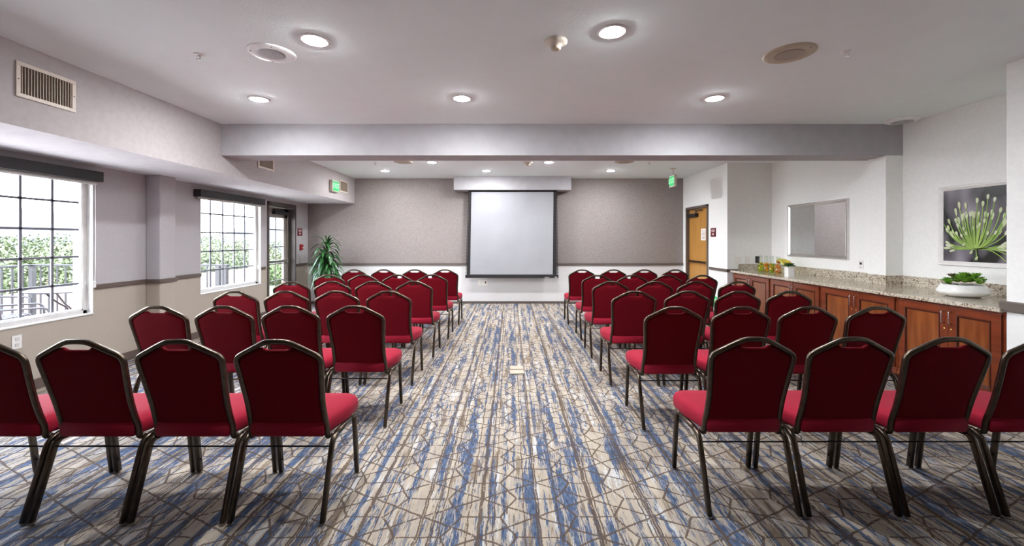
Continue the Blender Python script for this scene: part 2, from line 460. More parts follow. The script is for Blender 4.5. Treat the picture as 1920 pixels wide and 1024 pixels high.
# chair rails
def railbox(bm, x0, x1, y0, y1, zc, h=.052):
    box(bm, x0, x1, y0, y1, zc-h/2, zc+h/2)
def rail(n, segs, label, m='rail', d=.02):
    bm = BM()
    for x0, x1, y0, y1, z in segs: railbox(bm, x0, x1, y0, y1, z)
    return struct('trim_%d' % n, bm, MT[m], label, 'chair rail', bevel=.006)
rail(1, [(XL, XL+.022, W1[1]+.02, 5.204, .925), (XL, -4.396, 5.182, 5.204, .925), (-4.418, -4.396, 5.204, 5.452, .925), (XL, XL+.022, 5.452, W2[0], .925)],
     'brown chair rail on the left wall between the windows and around the column')
rail(2, [(XL, XL+.022, W2[1]+.02, D1[0]-.07, .915)], 'short brown chair rail between the far window and the glass door')
rail(3, [(XL, XL+.022, D1[1]+.03, YB, .895)], 'brown chair rail between the glass door and the far left corner')
rail(4, [(XL, XD, YB-.022, YB, .888)], 'brown chair rail along the back wall', 'railgrey')
rail(5, [(XD-.022, XD, YT-.022, DR[0]-.05, .888), (XD-.022, 4.085, YT-.022, YT, .888)], 'brown chair rail from the wooden door round the corner to the counter', 'railgrey')
bm = BM(); box(bm, XC-.03, XC, YF, YC+.03, .87, .955)
struct('trim_6', bm, MT['railgrey'], 'grey chair rail on the near right wall block', 'chair rail', bevel=.01)
# baseboards
bm = BM(); box(bm, XL, XL+.015, YF, 5.204, 0, .10); box(bm, XL, -4.403, 5.189, 5.204, 0, .10); box(bm, -4.418, -4.403, 5.189, 5.467, 0, .10); box(bm, XL, XL+.015, 5.452, D1[0]-.06, 0, .10); box(bm, XL, XL+.015, D1[1]+.03, YB, 0, .10)
struct('baseboard_left', bm, MT['rail'], 'brown baseboard along the left wall', 'baseboard')
bm = BM(); box(bm, XL+.015, XD, YB-.015, YB, 0, .05)
struct('baseboard_back', bm, MT['railgrey'], 'low grey baseboard along the back wall', 'baseboard')
bm = BM(); box(bm, XD-.015, XD, YT, DR[0]-.05, 0, .05); box(bm, XC-.015, XC, YF, YC, 0, .05)
struct('baseboard_right', bm, MT['railgrey'], 'low grey baseboard on the right walls', 'baseboard')

# ------------------------------------------------------------------ windows
XG = -4.69
def window(n, y0, y1, ny, pitch, ylast, label, glass):
    w = empty('window_%d' % n, (XG, (y0+y1)/2, SILL), label, 'window', kind='structure')
    cy = (y0+y1)/2
    def pb(name, boxes, m, bevel=.003):
        bm = BM()
        for b in boxes: box(bm, b[0]-XG, b[1]-XG, b[2]-cy, b[3]-cy, b[4]-SILL, b[5]-SILL)
        return obj(name, bm, m, w, bevel=bevel)
    zb, zt = .68, 2.14
    yr = ylast; yl = ylast-ny*pitch
    pb('window_frame', [(XG-.03, XG+.03, y0, yl, SILL, WTOP), (XG-.03, XG+.03, yr, y1, SILL, WTOP), (XG-.03, XG+.03, y0, y1, SILL, zb), (XG-.03, XG+.03, y0, y1, zt, WTOP)], MT['offwhite'])
    pb('sash_bead', [(XG-.012, XG+.036, yl, yl+.022, zb, zt), (XG-.012, XG+.036, yr-.022, yr, zb, zt), (XG-.012, XG+.036, yl, yr, zb, zb+.022), (XG-.012, XG+.036, yl, yr, zt-.022, zt)], MT['white'], .004)
    bars = [(XG-.007, XG+.007, yr-k*pitch-.0115, yr-k*pitch+.0115, zb, zt) for k in range(1, ny)]
    bars += [(XG-.007, XG+.007, yl, yr, z-.011, z+.011) for z in (.972, 1.264, 1.556, 1.848)]
    pb('muntin_grid', bars, MT['muntin'], 0)
    pb('glass_pane', [(XG-.003, XG+.003, yl, yr, zb, zt)], glass, 0)
    pb('window_reveal', [(XG+.03, XL+.004, y0, y0+.006, SILL, WTOP), (XG+.03, XL+.004, y1-.006, y1, SILL, WTOP), (XG+.03, XL+.012, y0, y1, SILL, SILL+.012)], MT['white'], 0)
    return w
window(1, W1[0], W1[1], 9, .2755, 4.498, 'near left window of square panes looking onto the terrace and railing', MT['glass'])
window(2, W2[0], W2[1], 5, .2755, 7.547, 'far left window of square panes with glare haze put into the glass', MT['hazeglass'])

def shade(y0, y1, z0, z1, label, cord_y):
    s = empty('roller_shade', (-4.54, (y0+y1)/2, z0), label, 'roller shade', group=None)
    cy = (y0+y1)/2
    bm = BM(); box(bm, -.058, .05, y0-cy, y1-cy, 0, z1-z0); obj('cassette', bm, MT['black'], s, bevel=.004)
    bm = BM(); lathe(bm, [(.024, y0-cy+.03), (.024, y1-cy-.03)], 16, (-.015, 0, -.012), 'y'); obj('roller_tube', bm, MT['offwhite'], s, smooth=True)
    bm = BM()
    pts = [(-.04, cord_y-cy, 0), (-.035, cord_y-cy, -.5), (-.035, cord_y-cy+.004, -1.05), (-.035, cord_y-cy+.018, -1.13), (-.035, cord_y-cy+.034, -1.05), (-.035, cord_y-cy+.038, -.5), (-.035, cord_y-cy+.036, 0)]
    tube(bm, catmull(pts, 5), .0028, n=6); obj('bead_chain', bm, MT['white'], s, smooth=True)
    bm = BM(); box(bm, -.055, -.02, cord_y-cy-.008, cord_y-cy+.03, -1.16, -1.09); obj('chain_tensioner', bm, MT['white'], s, bevel=.003)
shade(1.98, 4.56, 2.081, 2.19, 'long black roller shade box over the near left window', 4.575-.06)
shade(5.985, 7.56, 2.075, 2.18, 'short black roller shade box over the far left window', 7.50)

# ------------------------------------------------------------------ left glass door
d = empty('door_1', (XL, D1[0], 0), 'dark framed glass exterior door at the far end of the left wall', 'door', kind='structure')
def dp(name, boxes, m, par=d, bevel=.004, smooth=False):
    bm = BM()
    for b in boxes: box(bm, b[0]-XL, b[1]-XL, b[2]-D1[0], b[3]-D1[0], b[4], b[5])
    return obj(name, bm, m, par, bevel=bevel)
a, b_ = D1
dp('door_frame', [(XLO, XL+.02, a, a+.05, 0, 2.178), (XLO, XL+.02, b_-.05, b_, 0, 2.178), (XLO, XL+.02, a, b_, 2.10, 2.178)], MT['dark'])
XDL = -4.74
leaf = dp('door_leaf', [(XDL-.025, XDL+.025, a+.055, a+.17, .02, 2.09), (XDL-.025, XDL+.025, b_-.24, b_-.055, .02, 2.09), (XDL-.025, XDL+.025, a+.055, b_-.055, 1.89, 2.09), (XDL-.025, XDL+.025, a+.055, b_-.055, .02, .26)], mat('door_leaf_taupe', (.27, .235, .21), .4))
dp('glass_pane', [(XDL-.003, XDL+.003, a+.17, b_-.24, .26, 1.89)], MT['glass'], leaf, 0)
dp('muntin_grid', [(XDL-.008, XDL+.008, y-.008, y+.008, .26, 1.89) for y in (8.32, 8.045)] + [(XDL-.008, XDL+.008, a+.17, b_-.24, z-.008, z+.008) for z in (.62, .96, 1.30, 1.645)], MT['dark'], leaf, 0)
dp('panic_bar', [(XDL+.05, XDL+.09, a+.08, b_-.10, .985, 1.035), (XDL+.02, XDL+.07, a+.08, a+.13, .97, 1.05), (XDL+.02, XDL+.07, b_-.16, b_-.10, .97, 1.05)], MT['chrome'], leaf)
dp('vertical_rod', [(XDL+.03, XDL+.055, b_-.145, b_-.115, .1, 1.98)], MT['chrome'], leaf)
dp('door_closer', [(XDL+.03, XDL+.10, a+.35, b_-.12, 1.95, 2.02), (XDL+.05, XDL+.08, a+.35, a+.75, 2.03, 2.05)], MT['black'], d)

# ------------------------------------------------------------------ right wooden door
d = empty('door_2', (XD, DR[0], 0), 'honey coloured wooden door in a dark frame at the far right', 'door', kind='structure')
def dp2(name, boxes, m, par=d, bevel=.003):
    bm = BM()
    for b in boxes: box(bm, b[0]-XD, b[1]-XD, b[2]-DR[0], b[3]-DR[0], b[4], b[5])
    return obj(name, bm, m, par, bevel=bevel)
a, b_ = DR
dp2('door_frame', [(XD-.02, XD+.12, a, a+.05, 0, DZ), (XD-.02, XD+.12, b_-.05, b_, 0, DZ), (XD-.02, XD+.12, a, b_, DZ-.05, DZ), (XD+.10, XD+.15, a, b_, 0, .005)], MT['railgrey'])
leaf = dp2('door_leaf', [(XD+.045, XD+.09, a+.052, b_-.052, .01, DZ-.052)], MT['doorwood'])
dp2('panic_bar', [(XD-.01, XD+.03, a+.07, b_-.07, .96, 1.0)], MT['bronze'], leaf)
dp2('bar_bracket', [(XD-.015, XD+.045, a+.06, a+.11, .95, 1.01)], MT['brass'], leaf)
dp2('bar_bracket', [(XD-.015, XD+.045, b_-.11, b_-.06, .95, 1.01)], MT['brass'], leaf)
cl = dp2('door_closer', [(XD-.03, XD+.045, a+.53, b_-.07, 1.93, 2.0)], MT['black'], leaf)
dp2('closer_arm', [(XD-.01, XD+.01, a+.30, b_-.35, 2.055, 2.075), (XD-.01, XD+.01, a+.55, a+.58, 2.0, 2.07)], MT['dark'], cl)
# paper notice on the door: rests on the door
n = empty('paper_notice', (XD+.043, 8.47, 1.43), 'white paper notice taped to the wooden door', 'notice')
bm = BM(); box(bm, -.002, 0, -.108, .108, 0, .24); obj('sheet', bm, MT['paper'], n)
bm = BM()
for k in range(7): box(bm, -.003, -.002, -.08, .08-.02*(k % 3), .03+k*.026, .04+k*.026)
obj('printed_text', bm, MT['ink'], n)
def wallsign(name, x, y0, y1, z0, z1, face, label, mats, kind='text'):
    s = empty(name, (x, (y0+y1)/2, (z0+z1)/2), label, 'sign')
    h = (z1-z0)/2; w = (y1-y0)/2; t = .008*face
    bm = BM(); box(bm, min(0, t), max(0, t), -w, w, -h, h); obj('sign_plate', bm, mats[0], s, bevel=.002)
    bm = BM(); e = t+.001*face
    lo, hi = min(t, e), max(t, e)
    box(bm, lo, hi, -w*.7, w*.7, h*.45, h*.62); box(bm, lo, hi, -w*.6, w*.6, h*.15, h*.3); box(bm, lo, hi, -w*.28, w*.28, -h*.62, -h*.2)
    obj('sign_text', bm, mats[1], s)
    return s
wallsign('door_sign', XD, 7.86, 8.06, 1.50, 1.67, -1, 'small maroon room sign on the wall right of the wooden door', (MT['maroon'], MT['signwhite']))
wallsign('door_sign', XL, 8.90, 9.10, 1.53, 1.69, 1, 'small maroon sign on the left wall beside the glass door', (MT['maroon'], MT['signwhite']))
n = empty('fire_alarm_pull', (XL, 9.03, 1.28), 'red fire alarm pull station below the maroon sign on the left wall', 'fire alarm')
bm = BM(); box(bm, 0, .045, -.045, .045, -.06, .06); obj('housing', bm, MT['red'], n, bevel=.006)
bm = BM(); box(bm, .045, .06, -.03, .03, -.02, .0); obj('pull_handle', bm, MT['signwhite'], n, bevel=.002)

# ------------------------------------------------------------------ exit signs
def exit_sign(loc, rz, w, h, t, label, mount=0., floor=False):
    s = empty('exit_sign', loc, label, 'exit sign', rz=rz)
    # local: faces +x; width along y
    bm = BM(); box(bm, 0, t, -w/2, w/2, -h/2, h/2); obj('housing', bm, MT['ventcream'] if not floor else MT['white'], s, bevel=.004)
    bm = BM(); box(bm, t, t+.004, -w/2+.02, w/2-.02, -h/2+.02, h/2-.02); obj('face_panel', bm, MT['green'], s)
    text_mesh('exit_lettering', 'EXIT', h*.62, MT['signlit'], s, (t+.006, 0, 0), (PI/2, 0, PI/2))
    if mount:
        bm = BM(); lathe(bm, [(.008, h/2), (.008, h/2+mount)], 10, (t/2, 0, 0)); lathe(bm, [(.06, h/2+mount-.012), (.06, h/2+mount)], 20, (t/2, 0, 0)); obj('ceiling_mount', bm, MT['ventcream'], s, smooth=False)
    return s
exit_sign((XS, 8.205, 2.505), 0, .31, .225, .065, 'green lit exit sign on the soffit near the far left corner')
exit_sign((3.17, 8.02, 2.58), PI, .25, .225, .05, 'green lit exit sign hanging from the ceiling near the wooden door', mount=HF-2.58-.1125)
exit_sign((XD, 7.91, .265), PI, .30, .24, .02, 'low green exit sign near the floor beside the wooden door', floor=True)

# ------------------------------------------------------------------ wall vents
def vent(yc, zc, w, h, label, nf):
    s = empty('air_vent', (XS, yc, zc), label, 'air vent')
    bm = BM(); f = .028
    box(bm, 0, .012, -w/2, w/2, h/2-f, h/2); box(bm, 0, .012, -w/2, w/2, -h/2, -h/2+f); box(bm, 0, .012, -w/2, -w/2+f, -h/2+f, h/2-f); box(bm, 0, .012, w/2-f, w/2, -h/2+f, h/2-f)
    obj('vent_frame', bm, MT['ventcream'], s, bevel=.002)
    bm = BM(); box(bm, .0005, .002, -w/2+f, w/2-f, -h/2+f, h/2-f); obj('duct_backing', bm, MT['ventdark'], s)
    bm = BM()
    for k in range(nf):
        y = -w/2+f+(k+.5)*(w-2*f)/nf
        box(bm, .002, .010, y-.0028, y+.0028, -h/2+f, h/2-f)
    obj('fins', bm, MT['ventfin'], s)
    bm = BM()
    for sgn in (-1, 1): lathe(bm, [(.005, .012), (.004, .014)], 10, (0, sgn*(w/2-f/2), 0), 'x')
    obj('screw', bm, MT['ventdark'], s)
vent(3.151, 2.604, .406, .255, 'cream framed air vent on the soffit at upper left, nearest the viewer', 18)
vent(5.97, 2.582, .39, .25, 'cream framed air vent on the soffit half hidden by the beam', 18)
vent(8.745, 2.565, .43, .25, 'cream framed air vent beside the exit sign at the far end of the soffit', 18)

# ------------------------------------------------------------------ ceiling fixtures
def can_proto(loc, label):
    s = empty('recessed_downlight', loc, label, 'ceiling light', group=None)
    bm = BM(); lathe(bm, [(.074, -.002), (.078, -.009), (.098, -.007), (.103, 0), (.074, 0)], 36, cap=False); obj('trim_ring', bm, MT['white'], s, smooth=True)
    bm = BM(); lathe(bm, [(0, -.018), (.03, -.0165), (.054, -.012), (.068, -.006), (.073, -.002), (.073, -.0005), (0., -.0005)], 36, cap=False); obj('lens', bm, MT['lens'], s, smooth=True)
    return s
near = [((-1.387, 2.922), 'lit recessed downlight on the near ceiling just right of the white round speaker'),
        ((.687, 2.803), 'brightest recessed downlight on the near ceiling right of the smoke detector'),
        ((-2.53, 4.148), 'recessed downlight on the near ceiling, leftmost just before the beam'),
        ((-.49, 4.125), 'recessed downlight on the near ceiling, middle one just before the beam'),
        ((2.033, 4.125), 'recessed downlight on the near ceiling, right one just before the beam')]
far = [((-1.41, 7.376), 'small downlight beyond the beam, left of the screen top, nearer row'),
       ((.676, 7.376), 'small downlight beyond the beam, right of the smoke detector'),
       ((-2.525, 8.29), 'small downlight on the far ceiling, leftmost near the back wall'),
       ((-.49, 8.29), 'small downlight on the far ceiling straight above the left part of the screen'),
       ((2.0, 8.29), 'small downlight on the far ceiling right of the bulkhead')]
proto = None
for lst, H in ((near, HN), (far, HF)):
    for (x, y), lab in lst:
        if proto is None: proto = can_proto((x, y, H), lab); c = proto
        else: c = copy_tree(proto); c.location = (x, y, H)
        c['label'] = lab; c['group'] = 'recessed downlights in the ceiling'

def speaker(x, y, H, r, m, mg, label, rz=0):
    s = empty('ceiling_speaker', (x, y, H), label, 'speaker', rz=rz)
    bm = BM(); lathe(bm, [(r*.56, -.010), (r*.62, -.014), (r*.93, -.012), (r, -.005), (r, 0), (r*.56, 0)], 48, cap=False); obj('bezel', bm, m, s, smooth=True)
    bm = BM(); lathe(bm, [(0, -.0125), (r*.40, -.0125), (r*.57, -.010), (r*.57, -.002), (0, -.002)], 48, cap=False); obj('grille', bm, mg, s, smooth=True)
    for k in range(4):
        a = k*PI/2+.5
        bm = BM(); lathe(bm, [(.004, -.014), (.0035, -.0165), (0, -.017)], 8, (r*.84*math.cos(a), r*.84*math.sin(a), 0)); obj('screw', bm, MT['ventdark'], s)
speaker(-1.805, 3.123, HN, .165, MT['spk'], MT['spkg'], 'white round ceiling speaker with perforated grille on the left of the near ceiling')
speaker(2.108, 3.13, HN, .176, MT['tan'], MT['tang'], 'tan round ceiling speaker on the right of the near ceiling')
speaker(-1.913, 7.35, HF, .165, MT['tan'], MT['tang'], 'small looking tan round speaker beyond the beam on the left')
speaker(2.01, 7.33, HF, .165, MT['tan'], MT['tang'], 'small looking tan round speaker beyond the beam on the right')
s = empty('wall_mount_speaker', (4.60, 4.86, HN), 'flat white round ceiling disc in the corner of the beam and right wall', 'speaker')
bm = BM(); lathe(bm, [(0, -.03), (.13, -.03), (.155, -.02), (.165, 0)], 40); obj('disc_body', bm, MT['spk'], s, smooth=True)
bm = BM(); lathe(bm, [(0, -.033), (.10, -.033), (.102, -.029)], 40); obj('disc_face', bm, MT['spkg'], s)

def detector(x, y, H, label):
    s = empty('smoke_detector', (x, y, H), label, 'smoke detector')
    bm = BM(); lathe(bm, [(0, 0), (.083, 0), (.083, -.014), (.076, -.022), (.055, -.027), (.040, -.034), (.036, -.040), (0, -.040)], 36); obj('detector_base', bm, MT['ventcream'], s, smooth=True)
    bm = BM(); lathe(bm, [(.026, -.040), (.036, -.046), (.036, -.056), (.026, -.063), (0, -.064)], 28); obj('sensor_head', bm, MT['tan'], s, smooth=True)
detector(.318, 2.938, HN, 'beige domed smoke detector in the middle of the near ceiling')
detector(.305, 7.376, HF, 'beige smoke detector beyond the beam above the screen')
def sprinkler(x, y, H, label):
    s = empty('fire_sprinkler', (x, y, H), label, 'sprinkler')
    bm = BM(); lathe(bm, [(.036, 0), (.034, -.006), (.016, -.010), (0, -.010)], 24); obj('escutcheon', bm, MT['spk'], s, smooth=True)
    bm = BM(); tube(bm, [(-.011, 0, -.008), (-.013, 0, -.024), (-.006, 0, -.036)], .003, n=6); tube(bm, [(.011, 0, -.008), (.013, 0, -.024), (.006, 0, -.036)], .003, n=6); lathe(bm, [(.007, -.01), (.007, -.016)], 10)
    obj('sprinkler_frame', bm, MT['chrome'], s)
    bm = BM(); lathe(bm, [(.004, -.034), (.018, -.037), (.018, -.039), (0, -.040)], 16); obj('deflector', bm, MT['chrome'], s)
sprinkler(-2.38, 3.15, HN, 'small fire sprinkler head on the near ceiling left of the white speaker')
sprinkler(2.52, 3.105, HN, 'small fire sprinkler head on the near ceiling right of the tan speaker')
sprinkler(-2.42, 7.376, HF, 'tiny fire sprinkler head beyond the beam on the left')
sprinkler(2.47, 7.376, HF, 'tiny fire sprinkler head beyond the beam on the right')

# ------------------------------------------------------------------ projection screen
s = empty('projection_screen', (.03, 9.10, .60), 'large white pull-down projection screen with black borders on the back wall', 'projection screen')
def sx(px): return (px-958)*9.10/775-.03
def sz(py): return 1.45-(py-449)*9.10/775-.60
def quadplate(name, pts, y0, y1, m):
    bm = BM(); n = len(pts)
    f = [bm.verts.new((x, y0, z)) for x, z in pts]; g = [bm.verts.new((x, y1, z)) for x, z in pts]
    bm.faces.new(f); bm.faces.new(g)
    for i in range(n): bm.faces.new((f[i], f[(i+1) % n], g[(i+1) % n], g[i]))
    return obj(name, bm, m, s)
quadplate('border_cloth', [(sx(880), sz(355)), (sx(1042.5), sz(355)), (sx(1044), sz(515)), (sx(875), sz(515))], .0, .004, MT['blackmatte'])
quadplate('screen_surface', [(sx(884), sz(360)), (sx(1037.7), sz(360)), (sx(1036.3), sz(514.6)), (sx(881.5), sz(514.6))], -.003, 0, MT['screen'])
bm = BM()
for xa, xb, sg in ((880, 874.6, -1), (1042.5, 1044.6, 1)):
    for k in range(26):
        t = k/26; y = 356+t*158
        x = xa+(xb-xa)*t
        c = (sx(x+sg*1.0), -.002, sz(y+3))
        lathe(bm, [(0.003, -.037), (.007, -.02), (.009, 0), (.007, .02), (.003, .037)], 8, c)
obj('tension_tabs', bm, MT['blackmatte'], s, smooth=True)
bm = BM(); box(bm, sx(872.5), sx(1047), -.02, .02, 0, sz(515)); obj('weight_bar', bm, MT['black'], s, bevel=.005)
bm = BM(); box(bm, sx(1021), sx(1030), -.021, -.02, .010, .022); box(bm, sx(1040), sx(1044.5), -.021, -.02, .008, .03); obj('maker_label', bm, MT['spkg'], s)
bm = BM(); box(bm, sx(876), sx(1046), -.03, .05, sz(356.5), 2.53-.60); obj('screen_slot', bm, MT['dark'], s)

def plate(name, loc, rz, w, h, label, cat, m, parts):
    """electrical plate facing local +x"""
    s = empty(name, loc, label, cat, rz=rz)
    bm = BM(); box(bm, 0, .006, -w/2, w/2, -h/2, h/2); obj('cover_plate', bm, m, s, bevel=.002)
    for nm, y, z, ww, hh, mm in parts:
        bm = BM(); box(bm, .006, .009, y-ww/2, y+ww/2, z-hh/2, z+hh/2); obj(nm, bm, mm, s, bevel=.001)
    return s
plate('wall_outlet', (-.64, YB, .475), -PI/2, .21, .125, 'wide cream outlet plate on the back wall below the screen', 'outlet', mat('outlet_cream', (.92, .88, .82), .5),
      [('socket', .065, 0, .03, .05, MT['ventdark']), ('blank_insert', -.03, 0, .05, .07, MT['white'])])
plate('wall_outlet', (XL, 3.845, .495), 0, .078, .125, 'white wall outlet below the near left window', 'outlet', MT['white'],
      [('socket', 0, .028, .034, .030, MT['offwhite']), ('socket', 0, -.028, .034, .030, MT['offwhite'])])
yy = YT
plate('light_switch', (4.085, yy, 1.08), -PI/2, .13, .125, 'double white rocker switch at the left end of the counter wall', 'light switch', MT['white'],
      [('rocker', .03, 0, .035, .07, MT['paper']), ('rocker', -.03, 0, .035, .07, MT['paper'])])
plate('wall_outlet', (4.26, yy, 1.08), -PI/2, .075, .125, 'single white outlet between the double switch and the black plate', 'outlet', MT['white'],
      [('socket', 0, .028, .034, .030, MT['paper']), ('socket', 0, -.028, .034, .030, MT['paper'])])
plate('data_plate', (4.44, yy, 1.085), -PI/2, .075, .125, 'black wall plate above the counter near the fruit water', 'wall plate', MT['black'],
      [('jack', 0, .0, .03, .03, MT['dark'])])
plate('wall_outlet', (XRF, 5.545, 1.115), PI, .075, .125, 'white wall outlet with a dark round jack right of the mirror', 'outlet', MT['white'],
      [('jack', 0, .012, .035, .032, MT['black']), ('socket', 0, -.035, .03, .018, MT['offwhite'])])

# ------------------------------------------------------------------ mirror and picture
def framed(name, x, y0, y1, z0, z1, fw, label, cat, mf, d=.03):
    s = empty(name, (x, (y0+y1)/2, (z0+z1)/2), label, cat)
    w, h = (y1-y0)/2, (z1-z0)/2
    bm = BM()
    prof = [(0, 0), (-d, .15*fw), (-d*.95, .5*fw), (-d*.45, fw)]     # x offset, inset
    rings = []
    for dx, i in prof:
        rings.append([bm.verts.new((dx, yy_, zz_)) for yy_, zz_ in ((-w+i, -h+i), (w-i, -h+i), (w-i, h-i), (-w+i, h-i))])
    for a, b in zip(rings, rings[1:]):
        for k in range(4): bm.faces.new((a[k], a[(k+1) % 4], b[(k+1) % 4], b[k]))
    obj('frame', bm, mf, s)
    return s, w-fw, h-fw
s, w, h = framed('wall_mirror', XRF, 5.736, 6.99, 1.160, 2.030, .055, 'large rectangular mirror in a silver frame above the counter', 'mirror', MT['frame_silver'])
bm = BM(); box(bm, -.014, -.010, -w, w, -h, h); obj('mirror_glass', bm, MT['mirror'], s)

s, w, h = framed('framed_picture', XRN, 3.75, 4.615, 1.166, 2.030, .05, 'framed flower photograph in a white frame on the right wall', 'picture', MT['white'], .03)
mp_, nt, b = newmat('print_background')
o_, no, mp2 = noise_mix(nt, (.010, .010, .008), (.30, .27, .32), 2.6, .40, .72, vscale=(1, 1.6, .9), detail=1)
mp2.inputs['Location'].default_value = (0, .35, .2)
L(nt, o_, b.inputs['Base Color']); b.inputs['Roughness'].default_value = .25
bm = BM(); box(bm, -.012, -.008, -w, w, -h, h); pr = obj('print_sheet', bm, mp_, s)
random.seed(11)
# seen from -x the local +y side is on the left; flat shapes of the print
cx, cz = .065, -.27
def strip(bm, p0, p1, p2, w0, w1, x, n=10):
    q = []
    for i in range(n+1):
        t = i/n
        y = (1-t)**2*p0[0]+2*t*(1-t)*p1[0]+t*t*p2[0]; z = (1-t)**2*p0[1]+2*t*(1-t)*p1[1]+t*t*p2[1]
        dy = 2*(1-t)*(p1[0]-p0[0])+2*t*(p2[0]-p1[0]); dz = 2*(1-t)*(p1[1]-p0[1])+2*t*(p2[1]-p1[1])
        l = math.hypot(dy, dz) or 1; ww = (w0+(w1-w0)*t)/2
        if abs(y) > w-.004 or abs(z) > h-.004:
            break
        q.append((bm.verts.new((x, y-dz/l*ww, z+dy/l*ww)), bm.verts.new((x, y+dz/l*ww, z-dy/l*ww))))
    for a, c in zip(q, q[1:]): bm.faces.new((a[0], a[1], c[1], c[0]))
    return (p2[0], p2[1], math.atan2(p2[1]-p1[1], p2[0]-p1[0]))
def bud(bm, y, z, ang, ln, wd, x):
    if abs(y) > w-.03 or abs(z) > h-.03: return
    vs = []
    for k in range(12):
        a = 2*PI*k/12
        u = ln*math.cos(a); v = wd*math.sin(a)*(1+.25*math.cos(a))
        vs.append(bm.verts.new((x, y+u*math.cos(ang)-v*math.sin(ang), z+u*math.sin(ang)+v*math.cos(ang))))
    bm.faces.new(vs)
bs = BM(); bs2 = BM(); bb = BM(); bb2 = BM()
K = 44
for k in range(K):
    f = k/(K-1); th = PI*(1.08-1.16*f)
    r = random.uniform(.20, .38) if .2 < f < .8 else random.uniform(.22, .30)
    ex = cx-math.cos(th)*r*-1*.95; ez = cz+.10+abs(math.sin(th))*r*1.25+(-.10 if (f < .12 or f > .88) else 0)
    ex = cx+math.cos(th)*r*1.0
    mid = (cx+(ex-cx)*.75, cz+.02+(ez-cz)*.28)
    tgt, tb = (bs, bb) if k % 2 else (bs2, bb2)
    xx = -.0125-.00012*k
    y, z, a = strip(tgt, (cx+random.uniform(-.02, .02), cz+.02), mid, (ex, ez), .010, .009, xx)
    bud(tb, y, z, a, random.uniform(.026, .042), .013, xx-.0001)
for k in range(16):
    a = PI*random.uniform(.1, .9); r = random.uniform(.10, .24)
    ex, ez = cx+math.cos(a)*r, cz+.10+math.sin(a)*r*1.3
    y, z, aa = strip(bs, (cx, cz+.02), (cx+(ex-cx)*.7, cz+(ez-cz)*.3), (ex, ez), .012, .010, -.0188-.0001*k)
    bud(bb, y, z, aa, .022, .012, -.0189-.0001*k)
for p2 in ((.10, -.28), (.05, -.34), (-.26, -.33), (-.33, -.28), (.17, -.20), (-.20, -.36)):
    strip(bs, (cx, cz+.02), ((cx+p2[0])/2, cz+.06), p2, .010, .009, -.021)
    bud(bb, p2[0], p2[1], -1.0, .022, .012, -.0212)
bt = BM(); strip(bt, (cx, -h+.005), (cx, cz-.03), (cx, cz+.04), .045, .035, -.0124)
allp = BM()
for idx, part in enumerate((bt, bs, bs2, bb, bb2)):
    for f_ in part.faces: f_.material_index = idx
    tmp = bpy.data.meshes.new('tmp'); part.to_mesh(tmp); part.free(); allp.from_mesh(tmp); bpy.data.meshes.remove(tmp)
obj('printed_flower', allp, [mat('print_dark_green', (.03, .05, .035), .3),
    mat('print_light_green', (.36, .52, .12), .3, col2=(.22, .36, .06), scale=9),
    mat('print_mid_green', (.22, .38, .07), .3, scale=9),
    mat('print_pale_bud', (.62, .66, .45), .3, col2=(.48, .58, .28), scale=14),
    mat('print_cream_bud', (.70, .71, .58), .3, col2=(.48, .56, .32), scale=14)], pr)

# ------------------------------------------------------------------ counter and cabinets
CZ = .895
bm = BM()
pts = [(3.94, YC+.002), (4.768, YC+.002), (4.768, BY0-.022), (4.558, BY0-.022), (4.558, BY1-.088), (4.678, BY1-.088), (4.678, YT-.022), (3.94, YT-.022)]
# worktop slab as an extruded outline
def prism(bm, pts, z0, z1):
    lo = [bm.verts.new((x, y, z0)) for x, y in pts]; hi = [bm.verts.new((x, y, z1)) for x, y in pts]
    bm.faces.new(lo[::-1]); bm.faces.new(hi)
    for i in range(len(pts)): bm.faces.new((lo[i], lo[(i+1) % len(pts)], hi[(i+1) % len(pts)], hi[i]))
ct = empty('granite_worktop', (4.3, 5.4, CZ), 'long speckled beige granite worktop with backsplash along the right wall', 'worktop')
def rel(pts): return [(x-4.3, y-5.4) for x, y in pts]
prism(bm, rel(pts), -.035, 0); obj('worktop_slab', bm, MT['granite'], ct, bevel=.006)
bm = BM()
def bsp(x0, x1, y0, y1): box(bm, x0-4.3, x1-4.3, y0-5.4, y1-5.4, -.003, .115)
bsp(4.768, XRN-.001, YC+.002, BY0); bsp(4.558, 4.79, BY0-.022, BY0-.001); bsp(4.558, 4.579, BY0-.001, BY1-.088); bsp(4.678, XRF-.001, BY1-.088, YT-.001); bsp(4.09, 4.678, YT-.022, YT-.001)
obj('backsplash', bm, MT['granite'], ct, bevel=.003)

